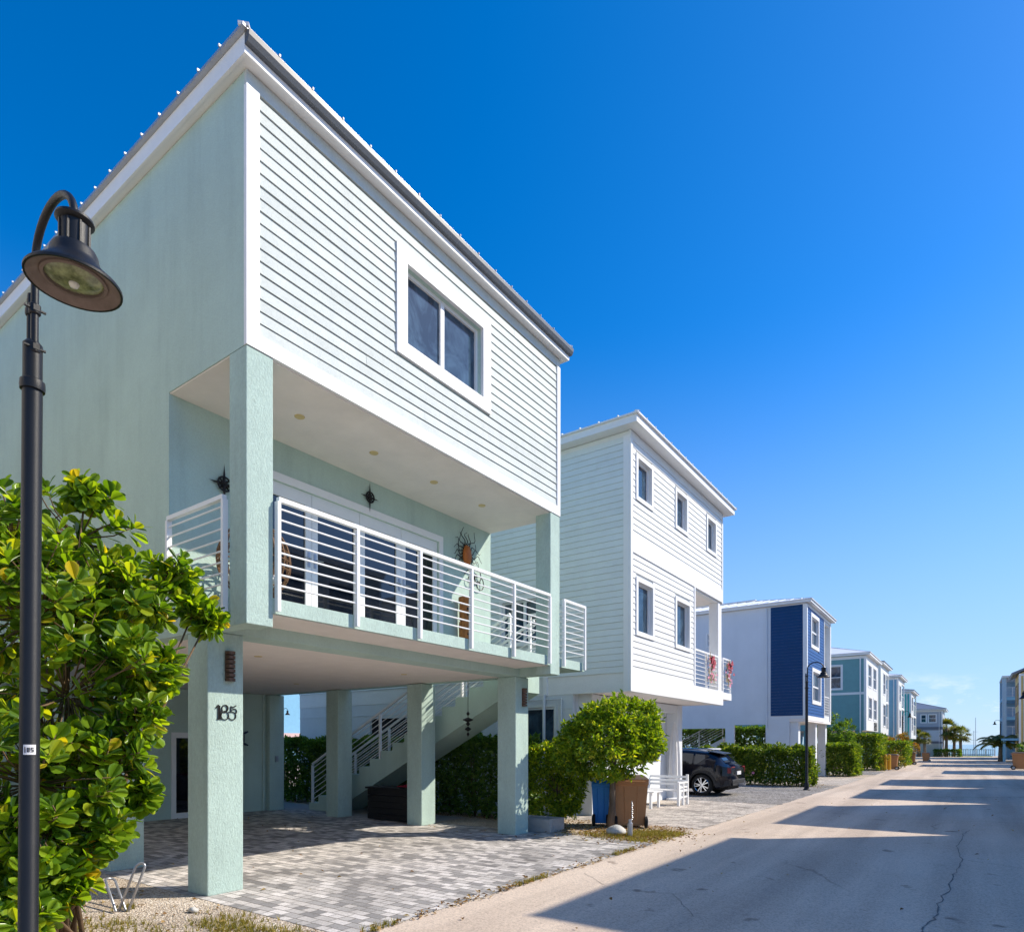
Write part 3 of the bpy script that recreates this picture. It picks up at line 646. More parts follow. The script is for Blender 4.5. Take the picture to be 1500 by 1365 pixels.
m = MB(); m.pbox(PY(A2+.044),-13.84,-12.16,-.1,-.08,0,2.32); m.build('ground_door', M['dark_interior'], H2)
m = MB(); m.pbox(PY(A2+.044),-17,-7.25,0,.012,2.40,2.425); m.tube([PY(A2)(-7.5,.03,0.2),PY(A2)(-7.5,.03,2.62),PY(A2)(-9.6,.03,2.62)],.022,6); m.tube([PY(A2)(-7.95,.05,2.72),PY(A2)(-7.95,.05,0)],.035,8); m.build('conduit', M['pale_grey_wall'], H2)
m = MB(); m.pbox(PY(A2+.044),-10.3,-10.0,0,.12,1.25,1.85); m.build('meter_box', M['galvanised'], H2)
hip_roof(H2, -17.2, XF2+.26, A2-.26, B2+.26, 8.2, .2, fh=.15, mfascia='white_trim', mroof='white_roof_metal', gap=.45)
column(H2, XF2-.3,XF2-.036,B2-.3,B2,3.12,5.62,'white_trim',.006,'balcony_column')
railing(H2,(XF2-.05,16.38),(XF2-.05,18.28),3.2,4.1,[0,.5,1],drop=.08,nb=8)
railing(H2,(XF2-.03,18.66),(XF2-.03,19.36),3.2,4.1,[0,1],drop=.15,nb=8)
m = MB(); m.box(-7.2,XF2,B2,19.42,2.9,3.1); m.build('side_landing', M['white_trim'], H2)
for x,y in ((-6.9,17.9),(-6.9,12.75)): column(H2,x-.35,x,y,y+.35,0,2.73,'white_stucco')
m = MB(); m.box(-7.24,-6.92,A2+.66,17.89,2.5,2.72); m.build('edge_beam', M['white_stucco'], H2)
for lab,y,xx in (('pink flowered net garland tied to the white balcony rail with a crimson bow',17.5,XF2-.0),('pink flowered net garland with a crimson bow on the small side landing rail',19.0,XF2+.02)):
    t = thing('garland', lab, 'garland', (xx,y,4.0))
    m = MB()
    for i in range(60):
        a = Vector((xx+R.uniform(.0,.06),y+R.gauss(0,.13),R.uniform(3.25,4.0))); m.bar(a,a+Vector((R.uniform(-.02,.02),R.uniform(-.06,.06),R.uniform(.06,.15))),.012,.012)
    m.build('netting', mat('straw_net',(.45,.36,.22),.9,.3,30), t)
    m = MB()
    for i in range(26):
        a = Vector((xx+.05+R.uniform(-.03,.05),y+R.gauss(0,.11),3.86+R.gauss(0,.08))); s=.05
        m.quad(a+Vector((0,-s,-s)),a+Vector((.03,s,-s)),a+Vector((0,s,s)),a+Vector((.03,-s,s)))
    m.build('bow', M['crimson_bow'], t)
    m = MB()
    for i in range(20):
        a = Vector((xx+.05+R.uniform(-.03,.04),y+R.gauss(0,.15),R.uniform(3.3,3.8))); s=.035
        m.quad(a+Vector((0,-s,-s)),a+Vector((.02,s,-s)),a+Vector((0,s,s)),a+Vector((.02,-s,s)))
    m.build('flowers', M['pink_flower'], t)

# ------------------------------------------------------------------ HOUSE 3: white with navy panel
A3,B3 = 30.2,36.0; X3 = -5.83
H3 = thing('stilt_house', 'white stilt house with navy blue siding on its street corner, black lamp in front', 'house', (-11,33,0))
W3 = [(31.05,32.92,5.92,7.48),(31.3,33.4,3.42,5.05)]; R3 = (34.25,35.8,3.0,7.5)
m = MB(); wall(m,PX(X3-.036),A3+.15,B3,2.72,7.75,[inner(*w,.16) for w in W3]+[R3],.15); m.build('front_wall', M['white_stucco'], H3)
m = MB(); wall(m,PY(A3),-17,X3-.036,2.72,7.75,[inner(-10.25,-9.75,6.15,6.85,.06)],.15); m.build('side_wall', M['white_stucco'], H3)
m = MB(); wall(m,PY(A3),-17,-6.55,0,2.72,[(-11.6,-9.35,.0,2.35),(-8.95,-7.55,0,2.5)],.15); m.build('ground_wall', M['white_stucco'], H3)
m = MB(); m.box(-17,X3-.17,B3-.15,B3,2.72,7.75); m.box(-17,-16.85,A3+.15,B3-.15,0,7.75); m.box(-16.8,-7.4,A3+.15,B3-.15,2.8,2.95); m.build('rear_wall', M['white_stucco'], H3)
m = MB(); m.box(-7.4,-7.25,34.1,B3-.15,3.0,7.5); m.box(-7.25,X3-.17,34.1,34.25,3.0,7.5); m.box(-7.25,X3-.17,34.25,B3-.15,5.3,5.5); m.build('balcony_wall', M['white_stucco'], H3)
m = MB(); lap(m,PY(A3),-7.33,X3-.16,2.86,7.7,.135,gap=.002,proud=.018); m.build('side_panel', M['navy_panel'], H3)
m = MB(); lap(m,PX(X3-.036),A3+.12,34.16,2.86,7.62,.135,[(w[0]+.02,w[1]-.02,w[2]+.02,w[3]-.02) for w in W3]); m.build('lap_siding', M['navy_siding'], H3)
m = MB(); m.box(X3-.16,X3+.01,A3-.03,A3+.12,2.72,7.7); m.box(X3-.036,X3+.01,34.16,34.25,2.72,7.62); m.box(X3-.036,X3+.01,35.8,B3,2.72,7.62); m.box(X3-.036,X3+.012,A3+.12,34.16,2.66,2.86); m.box(X3-.036,X3+.012,A3+.12,B3,7.62,7.75); m.build('trim_board', M['white_trim'], H3)
m = MB(); m.box(-7.3,X3-.0,A3+.02,B3-.02,2.6,2.72); m.build('floor_slab', M['white_soffit'], H3)
window(H3,PY(A3),-10.25,-9.75,6.15,6.85,.06,split='h',depth=.05)
m = MB(); m.tube([(-7.5,A3-.05,2.3),(-7.5,A3-.05,7.7)],.04,8); m.build('downpipe', M['white_stucco'], H3)
for w in W3: window(H3,PX(X3-.034),*w,.16,split='grid',depth=.07,proud=.052)
hip_roof(H3,-17.2,X3+.2,A3-.2,B3+.2,7.75,.26,fh=.1,mroof='white_roof_metal',gap=.45)
railing(H3,(X3-.05,34.3),(X3-.05,35.75),3.0,3.95,[0,1],nb=7)
for x,y in ((-6.2,30.3),(-6.0,33.0),(-6.0,35.5)): column(H3,x-.35,x,y,y+.4,0,2.62,'white_stucco')
st = MB(); st.prism([(-13.4,0),(-9.8,1.9),(-9.8,1.6),(-12.8,0)],lambda p,q,t:(p,t,q),31.3,32.2); so = st.build('staircase', M['white_stucco'], H3)
railing(so,(-13.2,31.25),(-9.8,31.25),.3,1.1,[0,.33,.66,1],nb=6,slope=1.75)

# ------------------------------------------------------------------ the further houses of the left row
def far_house(label, XF, Y0, Y1, depth, z0, ze, wallm, sidem=None, frontm=None, trim='white_trim', fwin=(), swin=(), roof='white_roof_metal', pitch=.25, belt=None, rec=None, cols=True, front=1, over=.25, rails=(), split='h', seam=False, shut=None):
    t = thing('stilt_house', label, 'house', (XF-front*depth/2,(Y0+Y1)/2,0))
    xb = XF-front*depth; x0,x1 = min(XF,xb),max(XF,xb); Pf = PX(XF,front); Ps = PY(Y0); tw=.1
    fm = frontm or wallm; sm_ = sidem or wallm
    m = MB(); wall(m,Pf,Y0+.15,Y1-.02,z0,ze,[inner(*w,tw) for w in fwin]+([rec] if rec else []),.15); m.build('front_wall', M[fm], t)
    m = MB(); wall(m,Ps,x0,x1,z0,ze,[inner(*w,tw) for w in swin],.15); m.build('side_wall', M[sm_], t)
    m = MB(); m.box(x0,x1,Y1-.15,Y1-.02,z0,ze) if not rec else m.box(*sorted((xb,XF-front*1.5)),Y1-.15,Y1-.02,z0,ze)
    b = sorted((xb,xb+front*.15)); m.box(b[0],b[1],Y0+.15,Y1-.15,z0,ze); m.build('rear_wall', M[wallm], t)
    m = MB(); m.box(x0+.2,x1-.16,Y0+.16,Y1-.16,z0+.01,z0+.2); m.build('floor_slab', M['white_soffit'], t)
    if rec:
        q = sorted((XF-front*1.65,XF-front*1.5)); m = MB(); m.box(q[0],q[1],rec[0]-.15,Y1-.15,rec[2],rec[3]); q2 = sorted((XF-front*1.5,XF-front*.15)); m.box(q2[0],q2[1],rec[0]-.15,rec[0],rec[2],rec[3])
        m.box(q2[0],q2[1],rec[0],Y1-.15,rec[3],rec[3]+.12); m.build('balcony_wall', M[wallm], t)
        mid = (rec[2]+rec[3])/2
        if rec[3]-rec[2] > 3: m = MB(); m.box(min(XF,XF-front*1.5),max(XF,XF-front*1.5),rec[0],Y1-.02,mid-.15,mid+.05); m.build('balcony_slab', M[trim], t)
    m = MB(); c = sorted((XF-front*.14,XF+front*.015)); m.box(c[0],c[1],Y0-.015,Y0+.15,z0,ze-.02); m.build('trim_board', M[trim], t); m = MB(); c = sorted((XF-front*.1,XF+front*.015)); m.box(c[0],c[1],Y1-.12,Y1,z0,ze-.02); m.build('trim_board', M[trim], t); m = MB()
    m.pbox(Ps,x0,x1-.14 if front>0 else x1,0,.012,ze-.22,ze-.02); m.build('trim_board', M[trim], t)
    if belt: m = MB(); m.pbox(Ps,x0,x1-.14,0,.014,belt,belt+.16); m.build('belt_board', M[trim], t)
    m = MB(); xg = XF-front*.35; m.tube([(xg,Y0-.05,z0-.2 if z0 > 1 else .1),(xg,Y0-.05,ze-.02)],.04,8); m.build('downpipe', M[trim], t)
    m = MB(); m.pbox(Ps,(x0+x1)/2-.3,(x0+x1)/2+.3,.0,.05,z0+.5,z0+.9); m.build('wall_vent', M['gutter_grey'], t)
    for w in fwin: window(t,Pf,*w,tw,split=split,depth=.06,trim=shut or trim)
    for w in swin: window(t,Ps,*w,tw,split=split,depth=.06,trim=trim)
    if roof: hip_roof(t,x0-over,x1+over,Y0-over,Y1+over,ze,pitch,fh=.14,mroof=roof,seam=seam,mfascia=trim)
    for (a,b,z) in rails: railing(t,(XF-front*.06,a),(XF-front*.06,b),z,z+.95,[0,.5,1],nb=7)
    if cols:
        xs = [XF-front*(.5+k*(depth-1.2)/3) for k in range(4)]
        for x in xs:
            for y in (Y0+.2,Y1-.6): column(t,x-.2,x+.2,y,y+.4,0,z0+.01,wallm)
    return t
m = far_house('teal stilt house with white street front, fourth along the left row', -5.83,49.4,56.2,11,2.55,7.65,'teal_siding',frontm='white_siding',
    fwin=[(50.3,52.2,5.55,7.2),(53.1,55.0,5.55,7.2),(50.5,52.4,3.3,4.95),(53.3,55.2,3.3,4.95)],swin=[(-8.9,-7.25,5.35,7.1)],belt=5.0,roof='white_roof_metal',pitch=.3,seam=False)
g = MB()
for k in range(6):
    for j in range(4): g.pbox(PX(-5.83),53.6+j*.42,53.9+j*.42,0,.05,2.62+k*.1,2.68+k*.1)
g.build('louvre_vent', M['dark_interior'], m)
far_house('pale grey stilt house with dark roof edge, fifth along the left row',-5.83,57.8,63.8,10,2.4,7.9,'pale_grey_wall',frontm='white_siding',
    fwin=[(59.6,61.2,5.6,7.4),(59.6,61.4,3.0,4.9)],rec=(61.8,63.78,2.9,7.4),roof='dark_roof_metal',pitch=.2,rails=[(61.9,63.6,2.95),(61.9,63.6,5.3)])
far_house('pale blue stilt house with open corner balconies, sixth along the left row',-5.35,66.8,73,10,2.4,7.6,'pale_blue_wall',frontm='white_siding',
    fwin=[(67.6,69.2,5.4,7.0),(67.6,69.2,3.0,4.8)],rec=(70.2,72.98,2.8,7.2),roof='white_roof_metal',pitch=.22,rails=[(70.3,72.9,2.9),(70.3,72.9,5.2)])
far_house('sea green stilt house with dark roof, last in the left row',-5.1,77.5,85,10,2.2,7.0,'sea_green_wall',frontm='pale_grey_wall',
    fwin=[(78.4,80.2,5.0,6.6),(78.4,80.2,2.9,4.5)],swin=[(-6.9,-5.6,3.0,4.6)],rec=(81.2,84.98,2.6,6.7),roof='dark_roof_metal',pitch=.18,rails=[(81.3,84.8,2.7),(81.3,84.8,4.9)])
e = far_house('grey flat-fronted house closing the end of the street behind palms','' or -3.15,101,109,12,0.0,6.1,'grey_wall',
    swin=[(-4.75,-3.75,4.4,5.6),(-5.6,-4.85,4.4,5.6),(-5.3,-4.35,.2,1.5)],roof='dark_roof_metal',pitch=.3,cols=False,over=.4)
m = MB(); m.pbox(PY(101),-15,-3.1,0,.08,3.55,3.9); m.pbox(PY(101),-15,-3.1,0,.08,1.75,1.95); m.build('belt_board', M['dark_roof_metal'], e)
m = MB(); m.pbox(PY(101),-4.9,-3.4,.0,.03,2.1,3.4); m.pbox(PY(101),-7.4,-5.2,.0,.03,2.1,3.4); m.build('wall_panel', M['pale_grey_wall'], e)
m = MB(); m.pbox(PY(101),-6.4,-3.3,0,.03,0.05,1.7); m.build('garage_panel', mat('cream_panel',(.62,.60,.50),.7,.03,4), e)

# ------------------------------------------------------------------ right-hand row: only its far end shows, the near ones throw the shadows on the road
XRt = 4.1
far_house('cream stilt house across the street, nearest on the right side',XRt,11.77,17.64,11,2.75,8.1,'pale_mint_siding',front=-1,over=.1,pitch=.22,fwin=[(12.6,14.2,6.2,7.6),(15,16.8,6.2,7.6),(12.6,14.2,3.4,5.0),(15,16.8,3.4,5.0)])
far_house('white stilt house across the street, second on the right side',XRt-.05,20.3,24.7,11,2.75,7.95,'white_siding',front=-1,over=.1,pitch=.22,fwin=[(21,22.2,6.2,7.6),(22.6,24,6.2,7.6),(21,22.2,3.4,5.0)])
far_house('pale blue stilt house across the street, third on the right side',XRt-.05,27.8,32.2,11,2.75,7.6,'pale_blue_wall',front=-1,over=.1,pitch=.22,fwin=[(28.4,29.6,5.9,7.3),(30.4,31.8,5.9,7.3),(28.4,29.6,3.4,5.0)])
far_house('pale grey stilt house across the street, fourth on the right side',XRt-.05,35.3,39.9,11,2.75,7.65,'pale_grey_wall',front=-1,over=.1,pitch=.22,fwin=[(36,37.2,5.9,7.3),(38,39.4,5.9,7.3),(36,37.2,3.4,5.0)])
far_house('low mint stilt house across the street, fifth on the right side',XRt+.3,47,52,11,2.6,6.2,'mint_stucco',front=-1,over=.1,pitch=.2,fwin=[(48,49.4,3.6,5.2),(50.2,51.4,3.6,5.2)])
far_house('white stilt house across the street, sixth on the right side',XRt,61.5,67,11,2.6,7.9,'white_stucco',front=-1,over=.1,pitch=.2,fwin=[(62,63.4,5.5,7.2),(65,66.4,5.5,7.2)])
yh = far_house('yellow house with brown shutters and a gabled roof at the right edge','' or 3.45,74,80.2,11,0,8.0,'yellow_wall',front=-1,roof=None,cols=False,split='h',shut='brown_shutter',
    fwin=[(74.6,76.0,5.2,7.2),(77.6,79.6,5.2,7.2),(77.6,79.6,2.6,4.6),(74.6,76,2.6,4.6)],swin=[(4.2,5.2,5.0,6.6),(4.2,5.2,2.4,4.2)])
m = MB(); m.prism([(3.0,7.9),(3.45+5.5,10.6),(15.0,7.9),(15,8.05),(3.45+5.5,10.85),(2.9,8.05)],lambda p,q,t:(p,t,q),73.7,80.5); m.build('roof', M['dark_roof_metal'], yh)
m = MB(); m.prism([(3.5,8.0),(8.95,10.55),(14.4,8.0)],lambda p,q,t:(p,t,q),74.0,74.15); m.build('gable', M['yellow_wall'], yh)
m = MB(); m.box(2.2,3.45,74.2,79.8,1.95,2.15); m.build('porch_roof', M['pale_blue_wall'], yh)
for y in (74.4,77,79.5): column(yh,2.3,2.5,y,y+.2,0,1.95,'pale_blue_wall',.006,'porch_post')
bh = far_house('blue-grey flat-roofed house with stacked balconies beyond the yellow house','' or 4.6,90,98,11,0,9.0,'blue_grey_wall',front=-1,roof=None,cols=False,fwin=[(91,93,6.2,8.2)],swin=[(5.2,6.6,6.2,8.2),(5.2,6.6,3.2,5.2)])
m = MB(); m.box(2.7,15.6,89.8,98.2,9.0,9.2); m.build('flat_roof', M['pale_grey_wall'], bh)
for z in (2.2,4.3,6.5):
    m = MB(); m.box(2.75,4.58,90.03,97.95,z,z+.35); m.build('balcony_slab', M['pale_blue_wall'], bh)
    railing(bh,(2.8,90.05),(4.5,90.05),z+.4,z+1.4,[0,.5,1],nb=6)
m = MB(); m.box(2.78,4.58,97.3,97.45,0,9.0); m.box(4.2,4.58,90.1,90.25,0,9.0); m.build('balcony_wall', M['blue_grey_wall'], bh)
column(bh,2.72,3.1,90.0,90.4,0,9.0,'blue_grey_wall',.006,'balcony_column'); column(bh,2.72,3.1,97.5,97.9,0,9.0,'blue_grey_wall',.006,'balcony_column')
# house of the next street, seen through the carport
b = far_house('light blue house on the next street with white bands, seen through the carport','' or -50,28,44,10,0,8.5,'pale_blue_wall',cols=False,fwin=[(31.5,33.4,.4,1.6),(36.6,38.2,.3,1.8),(33.0,33.8,4.6,5.8)],roof='white_roof_metal',pitch=.2,over=.5)
m = MB(); m.pbox(PX(-50),28,44,0,1.0,2.25,2.6); m.build('belt_roof', mat('pinkish_band',(.62,.45,.42),.7,.05,3), b)
far_house('unseen cream stilt house added just left of the view to bounce light onto the mint one', -5.83,-5.5,0.35,11,2.75,8.2,'cream_stucco',over=.1,pitch=.2,fwin=[(-4.6,-3.2,6.2,7.6),(-2,-.6,6.2,7.6)])  # unseen house, added so its sunlit cream wall brightens the mint side wall
# ------------------------------------------------------------------ ground, road, paving, sea
def sheet(name, mt, pts, z, label=None):
    m = MB(); m.quad(*[(x,y,z) for x,y in pts]); o = m.build(name, M[mt], fix=False); tag(o, kind='structure')
    if label: o['label'] = label
    return o
def rect(x0,x1,y0,y1): return [(x0,y0),(x1,y0),(x1,y1),(x0,y1)]
def wavy(x0,x1,y0,y1,amp=.03,step=.25):
    """paved area whose road edge (x1) is slightly ragged"""
    p = [(x0,y0)]; n = int((y1-y0)/step)
    p += [(x1+R.uniform(-amp,amp), y0+(y1-y0)*i/n) for i in range(n+1)]
    return p+[(x0,y1)]
sheet('ground','sand',rect(-600,600,-60,112),0)
sheet('road','road_surface',wavy(2.35,-4.13,-14,104,.035,.3),.008)
sheet('driveway','pavers',wavy(-17.2,-4.19,3.57,9.86,.03),.004)
sheet('driveway','warm_pavers',wavy(-12.5,-4.17,11.95,18.05,.03),.004)
sheet('gravel_yard','grey_gravel',wavy(-10,-4.05,18.1,27.6,.08),.004)
sheet('driveway','warm_pavers',wavy(-12,-4.1,28,34.4,.05),.004)
sheet('gravel_yard','grey_gravel',rect(-10,-4.1,38.3,43.2),.004)
sheet('side_path','concrete',rect(-17,-9.0,9.88,10.9),.004)
sheet('cross_street','road_surface',rect(-60,60,94.5,100.2),.012)
tag(sheet('lawn','lawn',rect(-2.6,2.2,100.8,111),.006), kind='structure')
def crack(pts, w, seed):
    rr = random.Random(seed); m = MB(); q = []
    for (a,b),(c,d) in zip(pts, pts[1:]):
        for i in range(7): f = i/7; q.append((a+(c-a)*f+rr.gauss(0,.012), b+(d-b)*f+rr.gauss(0,.018)))
    for (a,b),(c,d) in zip(q,q[1:]):
        n = Vector((d-b,-(c-a))).normalized()*w*rr.uniform(.4,1.1); m.quad((a-n.x,b-n.y,.012),(a+n.x,b+n.y,.012),(c+n.x*.8,d+n.y*.8,.012),(c-n.x*.8,d-n.y*.8,.012))
    tag(m.build('road_crack', M['tar'], fix=False), kind='structure')
crack([(-.05,14.6),(-.12,13.98),(-.19,12.25),(-.12,10.71),(-.19,9.39),(-.2,8.7),(-.26,7.72),(-.28,7.09),(-.35,6.5),(-.5,4.6)],.0085,1)
crack([(-.14,10.9),(.5,10.6),(1.5,10.9),(2.3,10.4)],.006,2)
crack([(-4.1,16.2),(-2.6,16.5),(-1.2,16.1),(.6,16.6),(2.3,16.3)],.009,3)
crack([(-3.9,7.0),(-3.2,6.4),(-2.6,6.6),(-2.0,5.7)],.004,4)
crack([(-3.0,24),(-1.5,23.6),(.5,24.1),(2.3,23.8)],.015,5)
sheet('sea','sea_water',rect(-6000,6000,111.5,9000),-.35)

# ------------------------------------------------------------------ street lamps
def make_lamp(label, loc, rz):
    t = thing('street_lamp', label, 'street lamp', (0,0,0), 'gooseneck lamps along the street')
    m = MB(); m.lathe([(.12,0),(.12,.03),(.085,.06),(.07,.25),(.0475,.28),(.0475,3.56)],n=24); m.build('pole', M['black_metal'], t, smooth='auto')
    m = MB(); m.lathe([(.058,3.55),(.060,3.57),(.058,3.60),(.046,3.61),(.046,3.80),(.03,3.82)],n=24)
    m.lathe([(.021,3.80),(.021,4.05),(.017,4.085),(.001,4.09)],(-.024,0,0),14); m.build('sleeve', M['black_metal'], t, smooth='auto')
    m = MB()
    for z in (3.775,3.985):
        m.lathe([(.024,z-.028),(.029,z-.022),(.029,z+.022),(.024,z+.028)],(.024,0,0),14); m.lathe([(.026,z-.02),(.029,z-.015),(.029,z+.015),(.026,z+.02)],(-.024,0,0),14)
        m.bar((-.03,0,z),(.055,0,z),.03,.03); m.tube([(.032,-.05,z),(.032,.05,z)],.008,6)
    m.build('clamp', M['black_metal'], t, smooth='auto')
    pts = [(.024,0,3.64),(.024,0,3.9),(.026,0,4.10),(.028,0,4.18)]
    cx,r = .285,.257
    for i in range(1,17):
        a = PI-PI*i/16; pts.append((cx+r*math.cos(a),0,4.24+r*.84*math.sin(a)))
    pts.append((.542,0,4.23))
    m = MB(); m.tube(pts,.019,14); m.build('arm', M['black_metal'], t, smooth='auto')
    c = (.542,0,0)
    m = MB(); m.lathe([(.001,4.262),(.05,4.258),(.083,4.243),(.086,4.23),(.076,4.218),(.066,4.214),(.064,4.10),(.074,4.09),(.078,4.06)],c,32); 
    for k in range(8): a = 2*PI*k/8; m.bar((.542+.067*math.cos(a),.067*math.sin(a),4.105),(.542+.067*math.cos(a),.067*math.sin(a),4.21),.008,.012)
    m.build('neck', M['black_metal'], t, smooth='auto')
    m = MB(); m.lathe([(.076,4.095),(.094,4.09),(.104,4.07),(.109,4.04),(.121,4.015),(.15,3.985),(.182,3.957),(.204,3.938),(.211,3.928),(.210,3.917),(.200,3.917)],c,40,cap=False); m.build('shade', M['black_metal'], t, smooth='auto')
    m = MB(); m.lathe([(.200,3.919),(.165,3.937),(.145,3.949),(.143,3.940),(.128,3.938),(.126,3.957),(.09,3.99),(.03,4.02)],c,40,cap=False); sh = m.build('reflector', M['lamp_inner'], t, smooth='auto')
    m = MB(); m.lathe([(.127,3.952),(.103,3.938),(.055,3.926),(.001,3.922)],c,32,cap=False); m.build('lens', M['lamp_lens'], sh, smooth=True)
    m = MB(); m.lathe([(.001,3.902),(.016,3.906),(.024,3.919),(.02,3.94)],(.54,.0,0),16); m.build('bulb', M['bulb_glass'], sh, smooth=True)
    t.location = loc; t.rotation_euler = (0,0,rz); return t
L0 = make_lamp('black gooseneck street lamp beside the big-leaved shrub, nearest to the viewer', (-4.295,1.361,0), 0)
G = 'gooseneck lamps along the street'
dup(L0,(-4.72,24.4,0),0,'black gooseneck street lamp in front of the navy corner of the white house',G)
dup(L0,(-4.9,65,0),0,'black gooseneck street lamp above the orange bush far down the left side',G)
dup(L0,(2.7,94.6,0),PI,'black gooseneck street lamp behind the young coconut palm at the street end',G)
dup(L0,(2.68,41.8,0),PI,'black gooseneck street lamp cut by the right edge in front of the yellow house',G)
dup(L0,(-44.3,31.0,0),0,'black gooseneck street lamp seen through the carport before the light blue house',G)
dup(L0,(-49.0,33.4,0),0,'black street lamp standing close to the wall of the light blue house',G)
L0.rotation_euler = (0,rad(1.2),0)
d = Vector((4.31,-1.347,0)).normalized(); n = Vector((-d.y,d.x,0)); 
Wp = lambda u,o,z: tuple(d*(.0475*math.cos(u/.0475)+o)+n*(.0475*math.sin(u/.0475))+Vector((0,0,z)))
m = MB()
for i in range(6):
    a = -.03+.06*i/6; b = a+.01; m.hexa([Wp(a,.0005,1.545),Wp(b,.0005,1.545),Wp(b,.003,1.545),Wp(a,.003,1.545),Wp(a,.0005,1.6),Wp(b,.0005,1.6),Wp(b,.003,1.6),Wp(a,.003,1.6)])
tg = m.build('number_tag', M['plate_white']); tg.parent = L0
m = MB(); P85 = lambda u,o,z: Wp(u,o+.0032,z)
def seg(mb,P,u,z,w,h,on,t=.004):
    S7 = {'a':(u,u+w,z+h-t,z+h),'g':(u,u+w,z+h/2-t/2,z+h/2+t/2),'d':(u,u+w,z,z+t),'f':(u,u+t,z+h/2,z+h),'e':(u,u+t,z,z+h/2),'b':(u+w-t,u+w,z+h/2,z+h),'c':(u+w-t,u+w,z,z+h/2)}
    for k in on: a,b,c,e = S7[k]; mb.pbox(P,a,b,0,.001+.00001*ord(k),c,e)
seg(m,P85,-.012,1.56,.013,.024,'abcdefg'); seg(m,P85,.006,1.56,.013,.024,'afgcd'); m.pbox(P85,-.024,-.019,0,.001,1.556,1.588)
dg = m.build('tag_number', M['ink']); dg.parent = tg

# ------------------------------------------------------------------ bins
def make_bin(label, w, dp, h, body, lid, group=None):
    t = thing('wheeled_bin', label, 'bin', (0,0,0), group)
    m = MB(); a,b = w*.40,dp*.38; A,B = w*.5,dp*.5
    v = lambda x,y,z: [(-x,-y,z),(x,-y,z),(x,y,z),(-x,y,z)]
    lv = [v(a,b,.05),v(a+(A-a)*.8,b+(B-b)*.8,h*.82),v(A,B,h*.84),v(A,B,h*.93)]
    for i in range(3):
        for k in range(4): m.quad(lv[i][k],lv[i][(k+1)%4],lv[i+1][(k+1)%4],lv[i+1][k])
    m.quad(*lv[0]); m.quad(*lv[3])
    for s in (-1,1): m.bar((s*w*.16,-b-.004,.12),(s*w*.19,-B*.93,h*.8),.03,.02)
    m.build('body', M[body], t, bevel=.012)
    m = MB(); m.hexa([(-A-.02,-B-.03,h*.93),(A+.02,-B-.03,h*.93),(A+.02,B+.04,h*.93),(-A-.02,B+.04,h*.93),(-A*.8,-B*.8,h),(A*.8,-B*.8,h),(A*.8,B*.8,h),(-A*.8,B*.8,h)]); m.build('lid', M[lid], t, bevel=.015)
    m = MB(); m.tube([(-A*.8,-B-.06,h*.9),(A*.8,-B-.06,h*.9)],.016,8); m.bar((-A*.7,-B,h*.9),(-A*.7,-B-.06,h*.9),.03,.03); m.bar((A*.7,-B,h*.9),(A*.7,-B-.06,h*.9),.03,.03); m.build('handle', M[body], t)
    for s in (-1,1):
        m = MB(); Q = Matrix.Rotation(PI/2,3,'Y'); m.lathe([(.001,-.03),(.09,-.03),(.115,-.022),(.115,.022),(.09,.03),(.001,.03)],(s*(A-.045),-b-.02,.116),18,Q)
        wv = m.build('wheel', M['rubber'], t, smooth='auto'); m = MB()
        for k in range(6): q=PI*k/6; m.bar((s*(A-.013),-b-.02-.08*math.cos(q),.116-.08*math.sin(q)),(s*(A-.013),-b-.02+.08*math.cos(q),.116+.08*math.sin(q)),.012,.014)
        m.build('hub', M['plate_white'], wv)
    return t
bb = make_bin('blue recycling bin beside the hedge, left of the round tree',.36,.46,.93,'blue_plastic','blue_plastic'); bb.location = (-6.02,11.5,.0); bb.rotation_euler = (0,0,rad(25))
GB = 'brown wheeled bins along the street'
br = make_bin('big brown bin with a dark lid behind the trunk of the round tree',.66,.70,1.0,'brown_plastic','brown_lid',GB); br.location = (-5.46,11.62,0); br.rotation_euler = (0,0,rad(30))
dup(br,(-4.1,46.8,0),rad(90),'brown bin beside the two yellow posts on the left verge',GB)
dup(br,(-3.95,59.5,0),rad(90),'brown bin below the orange bush on the left verge',GB)
b4 = dup(br,(-3.5,71.5,0),rad(85),'reddish brown bin farthest down the left verge',GB,.85)
dup(br,(2.45,52,0),rad(-90),'brown bin on the right verge in front of the yellow house',GB,1.12)
bk = make_bin('narrow black bin just behind the brown bin under the orange bush',.42,.5,.93,'rubber','rubber'); bk.location = (-4.0,62.6,0)

# ------------------------------------------------------------------ bench, parasol, small things
t = thing('garden_bench', 'white slatted garden bench at the front of the white house', 'bench', (-7.0,16.4,0))
for k in range(2):
    x = -6.2 if k == 0 else -7.9
    m = MB(); 
    for y in (16.12,16.44,16.76): m.box(x-.03,x+.03,y-.03,y+.03,0,.62 if y<16.7 else .8)
    m.box(x-.028,x+.028,16.15,16.73,.58,.62); m.box(x-.02,x+.02,16.15,16.73,.36,.41); m.box(x-.02,x+.02,16.15,16.73,.2,.24); m.box(x-.02,x+.02,16.15,16.73,.46,.5)
    m.build('end_frame', M['white_trim'], t)
m = MB()
for k in range(6): m.box(-7.87,-6.23,16.14+k*.09,16.21+k*.09,.38,.405)
m.build('seat', M['white_trim'], t)
m = MB()
for k in range(3): m.box(-7.87,-6.23,16.75,16.775,.5+k*.1,.56+k*.1)
m.build('backrest', M['white_trim'], t)
t = thing('low_table', 'low white slatted table between the bench and the brown bin', 'table', (-7.0,15.3,0))
m = MB()
for k in range(6): m.box(-7.6,-6.4,15.0+k*.1,15.08+k*.1,.40,.43)
m.build('tabletop', M['white_trim'], t)
